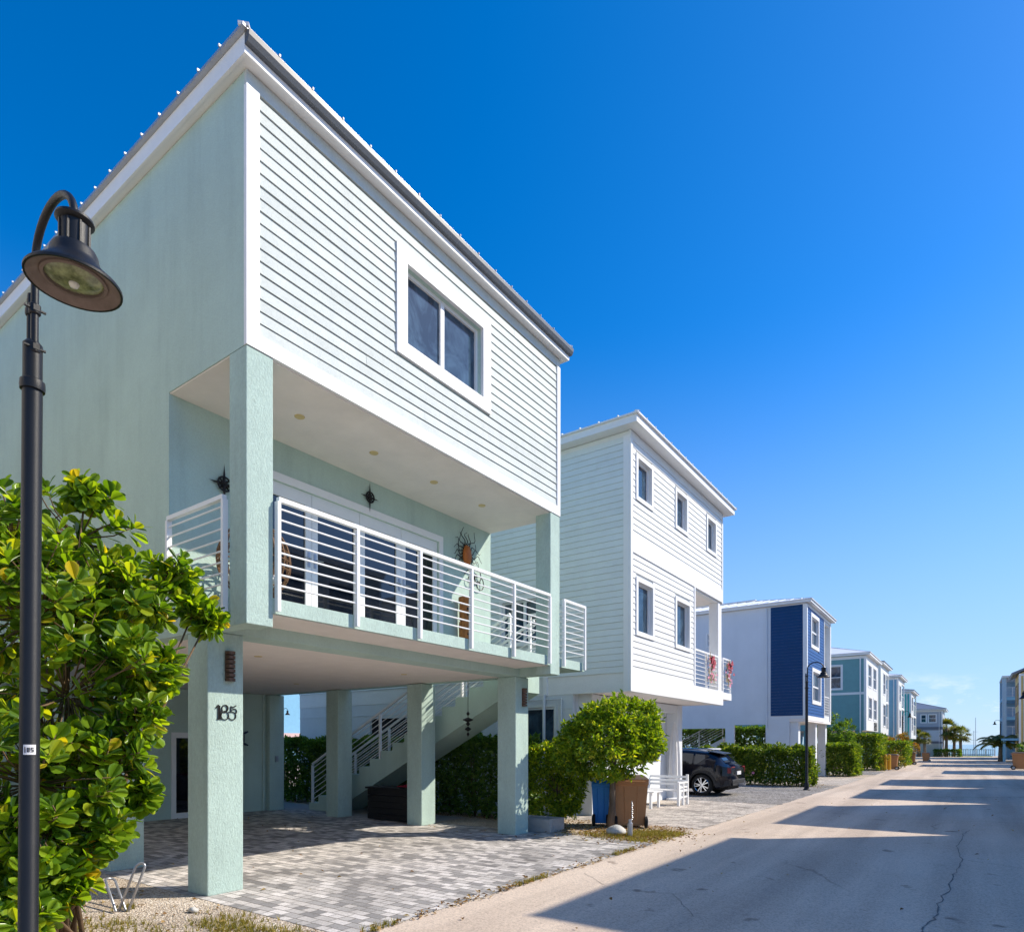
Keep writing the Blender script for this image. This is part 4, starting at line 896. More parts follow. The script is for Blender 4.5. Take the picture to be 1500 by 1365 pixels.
for x in (-7.5,-6.5):
    for y in (15.05,15.53): column(t,x-.03,x+.03,y-.03,y+.03,0,.4,'white_trim',.004,'leg')
t = thing('closed_parasol', 'closed white parasol standing beside the dark car', 'parasol', (-7.0,17.9,0))
m = MB(); m.tube([(-7.0,17.9,.04),(-7.0,17.9,2.25)],.025,10); m.build('pole', M['white_metal'], t)
m = MB(); m.lathe([(.25,0),(.25,.05),(.05,.08),(.04,.3),(.026,.3)],(-7.0,17.9,0),20); m.build('base', M['white_metal'], t)
m = MB(); n = 24; prof = [(.12,.55),(.15,.7),(.14,1.1),(.12,1.5),(.09,1.9),(.03,2.2)]; base=0
for r,z in prof:
    for k in range(n): a=2*PI*k/n; q=r*(1+.22*(1 if k%3==0 else -.4)); m.v.append((-7.0+q*math.cos(a),17.9+q*math.sin(a),z))
for i in range(5):
    for k in range(n): m.f.append((i*n+k,i*n+(k+1)%n,(i+1)*n+(k+1)%n,(i+1)*n+k))
m.build('canopy', M['canvas_white'], t)
t = thing('parasol_table', 'round white patio table behind the dark car', 'table', (-8.3,24.5,0))
m = MB(); m.lathe([(.001,1.38),(.5,1.38),(.55,1.42),(.5,1.45),(.001,1.45)],(-8.3,24.5,0),24); m.build('tabletop', M['white_trim'], t)
for k in range(4): a=PI/4+k*PI/2; m=MB(); m.tube([(-8.3+.4*math.cos(a),24.5+.4*math.sin(a),0),(-8.3+.3*math.cos(a),24.5+.3*math.sin(a),1.39)],.02,6); m.build('leg', M['white_trim'], t)
t = thing('metal_stake_loop', 'two bent grey steel loops stuck in the sand near the front stilt', 'steel loops', (-6.75,2.95,0))
def hairpin(base, dr, side, L, w, r):
    base=Vector(base); dr=Vector(dr).normalized(); side=Vector(side).normalized(); pts=[base-side*w]
    pts.append(base-side*w+dr*(L-w))
    for i in range(1,8): a=PI-PI*i/8; pts.append(base+dr*(L-w)+side*(w*math.cos(a))+dr*(w*math.sin(a)))
    pts += [base+side*w+dr*(L-w), base+side*w]; return pts
m = MB(); m.tube(hairpin((-6.62,2.86,-.02),(.10,.16,.55),(.8,.6,0),.50,.045,.011),.012,8); m.build('loop', M['galvanised'], t, smooth=True)
m = MB(); m.tube(hairpin((-6.60,2.84,.01),(-.75,.18,.30),(.1,.9,-.2),.62,.045,.011),.012,8); m.build('loop', M['galvanised'], t, smooth=True)
t = thing('concrete_block', 'low grey concrete trough beside the far front stilt', 'trough', (-6.55,10.12,0))
m = MB(); m.box(-6.98,-6.2,9.88,9.96,0,.24); m.box(-6.98,-6.2,10.3,10.38,0,.24); m.box(-6.98,-6.9,9.96,10.3,0,.24); m.box(-6.28,-6.2,9.96,10.3,0,.24); m.box(-6.9,-6.28,9.96,10.3,0,.16); m.build('trough', M['concrete'], t, bevel=.01)
def rock(label, c, r, seed):
    rr = random.Random(seed); bm = bmesh.new(); bmesh.ops.create_icosphere(bm, subdivisions=3, radius=1)
    k = [Vector((rr.uniform(-1,1),rr.uniform(-1,1),rr.uniform(-1,1))).normalized() for _ in range(9)]
    for v in bm.verts:
        s = 1
        for q in k: s -= .16*max(0, v.co.dot(q)-.62)/.38
        s *= 1+.03*math.sin(v.co.x*9+seed)*math.cos(v.co.y*8)
        v.co = Vector((v.co.x*r[0]*s, v.co.y*r[1]*s, v.co.z*r[2]*s))
    me = bpy.data.meshes.new('rock'); bm.to_mesh(me); bm.free(); me.materials.append(M['rock_white']); me.polygons.foreach_set('use_smooth',[True]*len(me.polygons))
    o = bpy.data.objects.new('rock', me); COL.objects.link(o); o.location = c; tag(o,label,'rock'); return o
rock('pale rock in the leaf litter under the round tree',(-5.16,10.42,.07),(.2,.15,.11),3)
rock('white rock in the grass at the bottom edge near the road',(-4.83,2.72,.03),(.14,.10,.07),8)
rock('small pale stone beside the near front stilt',(-6.05,3.25,.02),(.06,.05,.035),5)
t = thing('valve_post', 'short grey metal valve post with a chain beside the road', 'post', (-4.83,10.3,0))
m = MB(); m.lathe([(.045,0),(.045,.24),(.03,.25),(.03,.3),(.001,.31)],(-4.83,10.3,0),14); m.build('pipe', M['galvanised'], t)
m = MB()
for k in range(9): z=.30+k*.035; m.lathe([(.001,-.016),(.016,0),(.001,.016)],(-4.81+.01*(k%2),10.33,z),8)
m.tube([(-4.81,10.33,.28),(-4.81,10.33,.62)],.008,5); m.build('chain', M['galvanised'], t)
for i,(x,y) in enumerate(((-4.30,45.2),(-4.12,45.5))):
    t = thing('safety_post', ('left' if i==0 else 'right')+' one of the two yellow posts by the tall hedge', 'post', (x,y,0), 'yellow posts by the tall hedge')
    m = MB(); m.lathe([(.09,0),(.09,.9),(.07,.97),(.001,1.0)],(x,y,0),14); m.build('pipe', M['yellow_paint'], t)
    m = MB(); m.lathe([(.13,0),(.13,.03),(.092,.05)],(x,y,0),14); m.build('foot_collar', M['concrete'], t)
# railing by the sea, masts
t = thing('sea_fence', 'low dark railing fence along the water at the street end', 'fence', (0,110,0))
m = MB()
for k in range(26): m.box(-2.6+k*.2,-2.52+k*.2,110,110.05,0,.95)
m.box(-2.6,2.5,109.98,110,.85,.92); m.box(-2.6,2.5,109.98,110,.2,.26); m.build('pickets', M['blue_grey_wall'], t)
for k in range(6): column(t,-2.7+k*1.04,-2.6+k*1.04,109.95,110.08,0,1.05,'white_trim',.004,'post')
for x,y,h,lab in ((.42,118,5.6,'taller thin mast rising above the sea fence'),(.2,116,3.6,'shorter thin mast beside the taller one beyond the sea fence')):
    t = thing('boat_mast', lab, 'mast', (x,y,-.4)); m = MB(); m.tube([(x,y,-.5),(x,y,h)],[.05,.03],8); m.build('spar', M['galvanised'], t); m = MB(); m.bar((x-.35,y,h*.62),(x+.35,y,h*.62),.03,.03); m.build('crosstree', M['galvanised'], t)
    m = MB(); m.prism([(x-1.6,-.35),(x+1.5,-.35),(x+1.9,.15),(x-1.7,.1)],lambda p,q,t_: (p,t_,q),y-.5,y+.5); m.build('hull', M['white_trim'], t)

# ------------------------------------------------------------------ the dark car
def make_car(label, loc, rz):
    t = thing('parked_car', label, 'car', (0,0,0))
    def pw(x, pts):
        for (a,b),(c,d) in zip(pts, pts[1:]):
            if a <= x <= c: f=(x-a)/(c-a); f=f*f*(3-2*f)*.35+f*.65; return b+(d-b)*f
        return pts[-1][1] if x > pts[-1][0] else pts[0][1]
    WC = (.88,3.46); L = 4.27
    wid = lambda s: pw(s,[(0,.70),(.08,.78),(.3,.835),(1,.86),(3.2,.855),(3.8,.82),(4.15,.68),(4.27,.5)])
    roof = lambda s: pw(s,[(0,.78),(.03,.92),(.16,.985),(.22,1.01),(.5,1.27),(.8,1.36),(1.5,1.425),(2.1,1.42),(2.6,1.33),(3.25,.97),(3.9,.88),(4.2,.74),(4.27,.58)])
    beltz = lambda s: min(pw(s,[(0,.88),(.5,.98),(1.2,.94),(3.0,.88),(4.27,.6)]), roof(s)-.045)
    wr = lambda s: pw(s,[(0,.66),(.2,.66),(.5,.56),(1.2,.60),(2.2,.60),(3.2,.70),(3.6,.74),(4.27,.42)])
    def bot(s):
        b = pw(s,[(0,.42),(.1,.30),(.4,.25),(3.9,.22),(4.2,.28),(4.27,.38)])
        for c in WC:
            d = abs(s-c)
            if d < .405: b = max(b,.31+math.sqrt(.405**2-d*d))
        return b
    def sec(s):
        w=wid(s); b=bot(s); bz=beltz(s); r=roof(s); q=wr(s); lo=min(b+.07,bz-.08); mid=lo+(bz-lo)*.55
        return [(w*.95,b),(w,lo),(w*1.005,mid),(w*.965,bz),(min(q,w*.94),max(r-.05,bz+.01)),(min(q,w*.94)*.82,r),(0,r+.015)]
    st = sorted({*[i*.06 for i in range(72)],*[c+d for c in WC for d in (-.405,-.39,-.36,-.3,-.2,-.1,0,.1,.2,.3,.36,.39,.405)],.03,.16,.22,L}); st=[s for s in st if s<=L]
    m = MB(); k = 13; rows=[]
    for s in st:
        h=sec(s); pts=[(s,y,z) for y,z in h]+[(s,-y,z) for y,z in reversed(h[:-1])]; rows.append(len(m.v)); m.v+=pts
    for a,b in zip(rows,rows[1:]):
        for i in range(k-1): m.f.append((a+i,a+i+1,b+i+1,b+i))
    m.f.append(tuple(range(rows[0],rows[0]+k))); m.f.append(tuple(range(rows[-1],rows[-1]+k)))
    m.build('body', M['car_paint'], t, smooth='auto')
    m = MB(); m.box(.15,4.1,-.58,.58,.2,.80); m.build('underbody', M['rubber'], t)
    for sg in (-1,1):
        for (a,b) in ((.70,1.14),(1.2,1.98),(2.05,2.88)):
            m = MB(); g=[]
            for i in range(9):
                s=a+(b-a)*i/8; h=sec(s); A=Vector((h[3][0],h[3][1])); B=Vector((h[4][0],h[4][1])); lo=.08; hi=.88
                if a<.75: lo=.08+.72*max(0,1-i/6)
                if b>2.8 and i>4: hi=.88-.74*(i-4)/4
                p=A.lerp(B,lo); q=A.lerp(B,max(hi,lo+.02)); g.append([(s,sg*(p.x+.006),p.y+.004),(s,sg*(q.x+.008),q.y+.006)])
            for i in range(8): m.quad(g[i][0],g[i+1][0],g[i+1][1],g[i][1])
            m.build('side_window', M['car_glass'], t, smooth=True)
        m = MB()
        for i in range(15):
            a0=rad(180*i/15);a1=rad(180*(i+1)/15)
            for c in WC:
                y=sg*(wid(c)+.012); yi=sg*(wid(c)-.05)
                p=[(c+r*math.cos(a),yy,.33+r*math.sin(a)) for yy in (yi,y) for (r,a) in ((.39,a0),(.46,a0),(.46,a1),(.39,a1))]
                m.hexa(p)
        y=sg*.86; m.bar((1.33,y,.29),(3.0,y,.29),.04,.14); m.bar((.03,sg*.74,.42),(.46,sg*.84,.36),.06,.16); m.build('cladding', M['car_cladding'], t)
        m = MB(); m.bar((.01,sg*.715,.80),(.10,sg*.775,.80),.03,.16); m.bar((-.004,sg*.40,.90),(.005,sg*.69,.90),.03,.035); m.build('tail_light', M['tail_light_red'], t)
        m = MB(); m.tube([(.8,sg*.57,1.40),(1.2,sg*.58,1.455),(2.2,sg*.58,1.465),(2.45,sg*.57,1.41)],.018,6); m.build('roof_rail', M['chrome'], t)
        m = MB(); m.bar((1.5,sg*.855,.80),(1.66,sg*.855,.80),.03,.025); m.bar((2.3,sg*.855,.79),(2.46,sg*.855,.79),.03,.025); m.build('door_handle', M['car_paint'], t)
        for c in WC:
            Q=Matrix.Rotation(-PI/2*sg,3,'X'); cc=(c,sg*.76,.335)
            m=MB(); m.lathe([(.235,-.1),(.30,-.1),(.325,-.08),(.335,-.03),(.335,.05),(.325,.085),(.30,.10),(.24,.095),(.225,.06)],cc,36,Q,cap=False); w=m.build('wheel', M['rubber'], t, smooth='auto')
            m=MB(); m.lathe([(.226,.0),(.238,.09),(.228,.098),(.215,.085),(.21,.03)],cc,36,Q,cap=False); m.lathe([(.001,.088),(.05,.085),(.06,.07)],cc,16,Q,cap=False)
            for kx in range(10):
                a=2*PI*(kx//2)/5+(.16 if kx%2 else -.16); p=Vector((.045*math.cos(a),.045*math.sin(a),.078)); q=Vector((.222*math.cos(a*1+(.06 if kx%2 else -.06)),.222*math.sin(a+(.06 if kx%2 else -.06)),.082)); m.bar(Vector(cc)+Q@p,Vector(cc)+Q@q,.03,.022,up=(0,sg,0))
            m.build('rim', M['chrome'], w)
            m=MB(); m.lathe([(.001,.02),(.2,.02)],cc,24,Q); m.build('brake_disc', M['galvanised'], w)
    m=MB(); g=[]
    for i in range(6):
        s=.20+.27*i/5; y=min(wr(s),wid(s)*.94)*.80; g.append([(s-.004,-y,roof(s)+.012),(s-.004,0,roof(s)+.026),(s-.004,y,roof(s)+.012)])
    for i in range(5):
        for j in range(2): m.quad(g[i][j],g[i+1][j],g[i+1][j+1],g[i][j+1])
    m.build('rear_window', M['car_glass'], t, smooth=True)
    m=MB(); m.hexa([(.36,-.52,1.29),(.36,.52,1.29),(.78,.55,1.375),(.78,-.55,1.375),(.36,-.5,1.32),(.36,.5,1.32),(.78,.53,1.395),(.78,-.53,1.395)]); m.build('spoiler', M['car_paint'], t, bevel=.008)
    m=MB(); m.box(-.03,-.008,-.20,.20,.66,.77); m.build('number_plate', M['plate_white'], t)
    m=MB(); m.box(-.03,.10,-.66,.66,.40,.52); m.box(-.02,.06,-.60,.60,.32,.40); m.build('bumper', M['car_cladding'], t, bevel=.02)
    m=MB(); m.box(-.22,.1,-.04,.04,.33,.39); m.bar((-.2,0,.36),(-.2,0,.48),.03,.03); m.build('tow_hitch', M['galvanised'], t)
    t.location=loc; t.rotation_euler=(0,0,rz); return t
make_car('dark navy estate car parked nose in beside the white house', (-5.98,20.62,0), PI)
# ------------------------------------------------------------------ foliage
def rv(rr=R): 
    while True:
        v = Vector((rr.uniform(-1,1),rr.uniform(-1,1),rr.uniform(-1,1)))
        if .05 < v.length < 1: return v.normalized()
def leaf_round(mb, p, d, n, L, W):
    """rounded obovate leaf with a folded midrib and a drooping tip"""
    s = d.cross(n).normalized(); n = s.cross(d).normalized(); b = len(mb.v)
    cu = R.uniform(.02,.16); fo = R.uniform(.05,.22)
    def q(t, w): return p + d*(L*t) + s*(W*w) + n*(abs(w)*W*fo - cu*L*t*t)
    for t,w in ((0,0),(.28,0),(.6,0),(.86,0),(1,0)): mb.v.append(tuple(q(t,w)))
    for sg in (-1,1):
        for t,w in ((.26,.24),(.5,.44),(.74,.5),(.92,.33)): mb.v.append(tuple(q(t,w*sg)))
    for o in (5,9):
        f = [(0,1,o),(1,2,o+1,o),(2,3,o+2,o+1),(3,4,o+3,o+2)]
        mb.f += [tuple(b+i for i in x) for x in f]
def leaf_flat(mb, p, d, n, L, W):
    s = d.cross(n).normalized(); n = s.cross(d).normalized(); b = len(mb.v); f = R.uniform(.1,.35)
    mb.v += [tuple(p), tuple(p+d*L*.5+s*W*.5+n*W*f), tuple(p+d*L-n*L*.12), tuple(p+d*L*.5-s*W*.5+n*W*f)]
    mb.f += [(b,b+1,b+2),(b,b+2,b+3)]
def rand_leaf(mb, p, out, L, W, fn=leaf_flat, droop=.2):
    d = (out*.7 + rv()*.9 + Vector((0,0,.25-droop*R.random()))).normalized(); n = (rv()*.75 + Vector((0,0,.8)) + out*.4).normalized()
    if abs(d.dot(n)) > .97: n = Vector((1,0,0))
    k = R.uniform(.7,1.25); fn(mb, p, d, n, L*k, W*k)

# near shrub, big rounded leaves in rosettes on forked stems
BL = [((20,800),5.0,90),((112,792),5.2,84),((60,900),4.9,118),((160,880),5.2,70),((250,845),5.65,34),((215,880),5.5,45),((305,908),5.75,20),((285,892),5.7,26),((190,960),5.2,72),((225,985),5.3,42),((100,1020),4.9,130),((200,1045),5.0,46),((150,1130),4.9,76),((50,1150),4.7,120),((120,1205),4.7,56),((25,1255),4.5,70),((-80,900),5,150),((-80,1100),4.8,160),((205,1160),5.0,24),((125,722),5.2,26),((40,1310),4.35,70),((110,1275),4.5,48),((150,1215),4.65,34),((-60,1280),4.4,120),((70,1215),4.4,70),((20,1360),4.1,60)]
th = rad(35.4975)
def at(u,v,d):
    a=(u-750)/945; l=a*d; return Vector((l*math.cos(th)-d*math.sin(th), l*math.sin(th)+d*math.cos(th), 1.6+(1090-v)*d/945))
t = thing('leafy_shrub', 'tall shrub with big rounded glossy leaves behind the near street lamp', 'shrub', (-5.6,2.05,0))
leaves = MB(); twigs = MB(); root = Vector((-5.75,2.0,0))
mains = []
for (uv,d,r) in BL:
    c = at(*uv,d); rr = r*d/945; mid = root.lerp(c,.45)+Vector((R.uniform(-.1,.1),R.uniform(-.1,.1),.12))
    twigs.tube([root+Vector((R.uniform(-.2,.2),R.uniform(-.2,.2),0)),mid,c],[.02,.014,.007],6); mains.append((c,rr,mid))
for (c,rr,mid) in mains:
    n = int(12+rr*rr*120)
    for i in range(n):
        o = rv(); o.z = o.z*.95+.05
        p = c + o*rr*(R.uniform(.62,1.06) if R.random()<.78 else R.uniform(.15,.7))
        if p.y > 3.5 or p.z < .04 or (p-Vector((-4.31,1.35,p.z))).length < .12: continue
        a = (o*.9+Vector((0,0,.5))+rv()*.35).normalized()
        twigs.tube([c.lerp(p,.15),c.lerp(p,.6)+rv()*.04,p],[.007,.005,.004],4)
        k = R.randint(6,11); ph = R.uniform(0,6.28); s1 = a.cross(rv()).normalized(); s2 = a.cross(s1)
        for j in range(k):
            ang = ph+j*2.4+R.uniform(-.3,.3); side = s1*math.cos(ang)+s2*math.sin(ang); f = j/k
            dr = (side*(1.15-.7*f)+a*(.2+.75*f)+Vector((0,0,R.uniform(-.25,.15)))).normalized(); nn = (a*1.0-side*(.2+.5*f)+rv()*.3).normalized()
            if abs(dr.dot(nn))>.97: continue
            L = R.uniform(.115,.165)*(1-.22*f); leaf_round(leaves, p-a*.1*(1-f)+side*.008, dr, nn, L, L*R.uniform(.62,.76))
leaves.build('foliage', M['clusia_leaf'], t, smooth=True, fix=False)
twigs.build('stems', M['twig'], t, smooth=True, fix=False)

# leaf fields
def ell_tree(label, base, c, rad3, n, L, mt='tree_leaf', cat='tree', name='round_tree', trunk=.06, lumps=14, group=None, multi=False):
    t = thing(name, label, cat, base, group); c = Vector(c); mb = MB()
    rr = random.Random(hash(label) % 1000 if False else len(label)*7); lp = [(rv(rr), rr.uniform(.22,.45), rr.uniform(.06,.26)) for _ in range(lumps)]
    nc = max(12, int(n/46))
    for i in range(nc):
        o = rv(); s = .78
        for q,wd,h in lp: s += h*max(0,(o.dot(q)-(1-wd))/wd)
        f = R.uniform(.80,1.0) if R.random()<.8 else R.uniform(.25,.8)
        cc = c+Vector((o.x*rad3[0],o.y*rad3[1],o.z*rad3[2]))*s*f; ax = (o+Vector((0,0,.55))+rv()*.4).normalized(); sp = L*R.uniform(.9,1.7)
        for j in range(int(n/nc)):
            e = rv(); e = e*(R.random()**.5)
            p = cc+e*sp+ax*(.35*sp*(1-e.length))
            if p.z < .04: continue
            rand_leaf(mb,p,(ax*.8+e*.6).normalized(),L,L*.5)
    mb.build('crown', M[mt], t, fix=False)
    tk = MB(); b = Vector(base); top = Vector((c.x,c.y,c.z-rad3[2]*.35))
    tk.tube([b,b.lerp(top,.3)+Vector((.03,-.02,0)),b.lerp(top,.65)+Vector((-.02,.02,0)),top],[trunk*1.25,trunk,trunk*.9,trunk*.7],10)
    for i in range(9):
        o = rv(); o.z = abs(o.z)*.7+.1; e = c+Vector((o.x*rad3[0],o.y*rad3[1],o.z*rad3[2]))*.7; tk.tube([top,top.lerp(e,.5)+rv()*.05,e],[trunk*.5,trunk*.35,trunk*.12],6)
    tk.build('trunk', M['bark'], t, smooth=True, fix=False)
    return t
def hedge(label, x0,x1,y0,y1,h, n, L, mt='hedge_leaf', name='hedge', z0=.06, group='clipped hedges along the driveways', flowers=0, rough=.07):
    t = thing(name, label, 'hedge', ((x0+x1)/2,(y0+y1)/2,0), group); mb = MB()
    A = [('t',(x1-x0)*(y1-y0)),('f',(x1-x0)*h),('b',(x1-x0)*h*.35),('e',(y1-y0)*h),('w',(y1-y0)*h*.4)]; tot = sum(a for _,a in A)
    f1,f2,f3 = R.uniform(2,4),R.uniform(2,4),R.uniform(0,6)
    bump = lambda a,b: rough*(math.sin(a*f1*1.7+f3)*math.cos(b*f2*1.9+f3)+.6*math.sin(a*7.1+b*5.3))
    for i in range(n):
        x=R.uniform(x0,x1); y=R.uniform(y0,y1); z=R.uniform(z0,h); k=R.random()*tot; dep=abs(R.gauss(0,.11))
        if R.random() < .15: dep = R.uniform(0,.4)
        for s,a in A:
            k -= a
            if k <= 0: break
        cl = math.sin(x*9.1+y*3.3)*math.sin(z*8.3+x*2.1)*math.sin(y*8.7+z*3.1)
        dep += .07*max(0,cl)+.05*R.random()*(cl>.2)
        if s=='t': z=h-dep+bump(x,y); o=Vector((0,0,1))
        elif s=='f': y=y0+dep+bump(x,z); o=Vector((0,-1,.2))
        elif s=='b': y=y1-dep; o=Vector((0,1,.2))
        elif s=='e': x=x1-dep+bump(y,z); o=Vector((1,0,.2))
        else: x=x0+dep; o=Vector((-1,0,.2))
        rand_leaf(mb,Vector((x,y,max(z,.03))),o,L,L*.52)
    mb.build('foliage', M[mt], t, fix=False)
    tw = MB(); m_ = max(4,int((x1-x0)*3.5))
    for i in range(m_):
        b = Vector((x0+.15+(x1-x0-.3)*(i+.5)/m_, (y0+y1)/2+R.uniform(-.15,.15),0))
        for j in range(3): e = b+Vector((R.uniform(-.25,.25),R.uniform(-.3,.3)*(y1-y0),h*R.uniform(.6,.93))); tw.tube([b,b.lerp(e,.5)+rv()*.05,e],[.02,.014,.005],5)
    tw.build('stems', M['twig'], t, smooth=True, fix=False)
    if flowers:
        for i in range(flowers):
            fm = MB(); p = Vector((R.uniform(x0+.3*(x1-x0),x1),y0-.02,R.uniform(.4,h)))
            for k in range(5): a=2*PI*k/5; q=Vector((math.cos(a),-.3,math.sin(a)))*.06; s=Vector((-math.sin(a),0,math.cos(a)))*.035; fm.quad(p,p+q*.6+s,p+q,p+q*.6-s)
            fm.build('flower', M['pink_flower'], t, fix=False)
    return t
ell_tree('round-crowned green tree by the road, brown bin behind its trunk',(-5.62,11.1,0),(-5.52,11.1,1.74),(1.02,1.0,.61),15000,.10,name='round_tree',trunk=.062)
hedge('long dark green hedge behind the stairs between the mint and white houses',-17.5,-7.6,11.0,11.75,1.72,30000,.11,'dark_leaf')
ell_tree('bushy sunlit shrub beside the blue bin at the end of the long hedge',(-6.75,11.2,0),(-6.85,11.2,.9),(.74,.5,.95),8000,.09,'tree_leaf','shrub','leafy_shrub',.03)
hedge('bright hedge beside the dark car with a pink flower in it',-9.2,-4.95,26.1,27.2,1.42,17000,.12,'hedge_leaf',flowers=1,rough=.15)
hedge('darker low hedge beyond the dark car in front of the white house',-13.5,-9.3,25.6,26.6,1.35,6000,.14,'dark_leaf')
hedge('short clipped hedge just right of the navy cornered house',-6.9,-4.72,35.6,38.0,1.55,8000,.15)
ell_tree('dark round shrub rising behind the short clipped hedge',(-6.2,39.8,0),(-6.2,39.8,1.85),(1.0,.95,1.05),3600,.15,'dark_leaf','shrub','leafy_shrub',.05)
hedge('tall dark hedge behind the white house with the navy corner',-19,-8.2,37.2,38.4,2.5,20000,.2,'dark_leaf')
hedge('tall clipped hedge behind the yellow posts',-7.8,-4.62,44.2,48.6,2.15,9500,.19)
hedge('long clipped hedge in front of the pale grey house',-8,-3.95,55.5,60.5,1.75,7000,.2)
ell_tree('orange tinted bush beside the far left lamp',(-4.9,63.5,0),(-4.9,63.5,1.35),(1.1,1.3,1.15),2200,.18,'orange_leaf','bush','flowering_bush',.05)
ell_tree('orange and green bush in front of the pale blue house',(-5.6,61.5,0),(-6.0,61.5,1.3),(1.0,1.2,1.1),1500,.18,'orange_leaf','bush','flowering_bush',.05)
ell_tree('small bright green shrub at the foot of the yellow posts',(-4.55,44.9,0),(-4.55,44.9,.38),(.35,.3,.4),500,.12,'grass_blade','shrub','leafy_shrub',.02)
ell_tree('small bright green plant beside the bin left of the long hedge',(-3.98,49.3,0),(-3.98,49.3,.4),(.32,.5,.45),450,.13,'grass_blade','plant','leafy_plant',.02)
hedge('low dark hedge at the foot of the palms',-4.0,-1.2,99.2,100.4,.9,1500,.2,'dark_leaf')
ell_tree('dark green shrub behind the brown bin at the right edge',(3.0,56,0),(3.1,56,.95),(.85,1.0,.85),1400,.16,'dark_leaf','shrub','leafy_shrub',.04)

# palms
def sabal(label, b, h, r, seed, group='sabal palms at the street end'):
    rr = random.Random(seed); t = thing('palm_tree', label, 'palm', b, group); b = Vector(b); top = b+Vector((rr.uniform(-.1,.1),rr.uniform(-.1,.1),h))
    tk = MB(); tk.tube([b,b.lerp(top,.5),top],[.22,.17,.2],10); tk.build('trunk', M['palm_trunk'], t, smooth=True)
    mb = MB()
    for i in range(46):
        a = rr.uniform(0,6.28); el = rr.uniform(-.9,1.35); d = Vector((math.cos(a)*math.cos(el),math.sin(a)*math.cos(el),math.sin(el))); s = d.cross(Vector((0,0,1))).normalized(); u = s.cross(d)
        hub = top+d*r*.5
        mb.quad(top+s*.015,top-s*.015,hub-s*.015,hub+s*.015)
        for k in range(9):
            f = (k-4)/4; q = (d*math.cos(f*1.2)+s*math.sin(f*1.2)).normalized(); e = hub+q*r*.62+Vector((0,0,-.18*r*(abs(f)+.5))); w = q.cross(u).normalized()*.045*r
            mb.quad(hub,hub.lerp(e,.5)+w,e,hub.lerp(e,.5)-w)
    mb.build('crown', M['palm_leaf'], t, fix=False); return t
for i,(lab,b,h,r) in enumerate((('sabal palm in front of the left end of the grey house',(-5.6,98.4,0),2.6,1.1),('smaller sabal palm just right of the leftmost palm',(-4.9,97.2,0),2.4,.95),
    ('tallest sabal palm with a thick trunk at the corner of the grey house',(-2.75,101.8,0),3.7,1.5),('sabal palm just right of the tallest palm',(-1.95,103,0),3.1,1.2),('sabal palm with a pale crown, rightmost of the palm row',(-1.2,101.5,0),2.9,1.35),('dark leafed sabal palm behind the corner of the grey house',(-3.2,104,0),3.1,1.2))): sabal(lab,b,h,r,i+3)
t = thing('coconut_palm','young coconut palm with arching fronds under the right far lamp','palm',(2.15,76,0)); mb = MB(); b = Vector((2.15,76,1.3)); rr = random.Random(4)
for i in range(22):
    a = 2*PI*i/22+rr.uniform(-.2,.2); el = rr.uniform(.55,1.45); L = rr.uniform(1.8,2.6); h0 = Vector((math.cos(a),math.sin(a),0)); prev = b; ang = el
    for k in range(10):
        q = prev+(h0*math.cos(ang)+Vector((0,0,math.sin(ang))))*L/10; s = h0.cross(Vector((0,0,1))); d=(q-prev).normalized()
        mb.bar(prev,q,.03,.03)
        if k>0:
            for sg in (-1,1):
                for j in range(4):
                    p0=prev.lerp(q,j*.25); e=p0+(s*sg*.75+d*.55+Vector((0,0,-.35))).normalized()*.62*math.sin(PI*(k+1)/11.5); w=d*.055; mb.quad(p0-w,p0+w,e)
        prev=q; ang -= .11+.02*k
mb.build('crown', M['palm_leaf'], t, fix=False); tk=MB(); tk.tube([(2.15,76,0),(2.15,76,1.35)],[.2,.13],10); tk.build('trunk', M['palm_trunk'], t, smooth=True)

# litter and weeds nobody could count
def scatter(name, mt, pts, fn, kind='stuff', cat=None, label=None):
    mb = MB()
    for p in pts: fn(mb,Vector(p))
    o = mb.build(name, M[mt], fix=False); tag(o,label,cat,None,kind); return o
def litter(mb,p):
    d=rv(); d.z=abs(d.z)*.25; d.normalize(); n=(Vector((0,0,1))+rv()*.5).normalized(); leaf_flat(mb,p+Vector((0,0,.012)),d,n,R.uniform(.03,.075),R.uniform(.02,.04))
def blade(mb,p):
    for _ in range(5):
        a=R.uniform(0,6.28); h=R.uniform(.02,.07); w=.004; d=Vector((math.cos(a),math.sin(a),0)); s=Vector((-d.y,d.x,0)); e=p+d*h*R.uniform(.3,.9)+Vector((0,0,h)); q=p+d*R.uniform(-.02,.02)
        mb.quad(q-s*w,q+s*w,e)
lp = [(R.uniform(-6.9,-4.25),R.uniform(9.95,11.9),0) for _ in range(900)]+[(R.gauss(-4.95,.5),R.gauss(10.6,.5),0) for _ in range(900)]+[(-4.2+R.gauss(0,.05),R.uniform(3.7,9.9),.006) for _ in range(260)]+[(R.uniform(-8.5,-4.3),R.uniform(1.6,3.5),0) for _ in range(170)]+[(R.uniform(-16,-4.5),R.uniform(3.7,9.8),.006) for _ in range(90)]+[(R.uniform(-6.6,-4.4),R.uniform(25.2,27.9),.004) for _ in range(150)]+[(R.uniform(-3.9,1.5),R.uniform(3,26),.01) for _ in range(60)]+[(R.uniform(-12,-7.4),R.uniform(10.9,11.3),0) for _ in range(260)]
scatter('fallen_leaves','dry_leaf',lp,litter,cat='leaves',label='brown fallen leaves scattered on the sand and paving')
gp = []
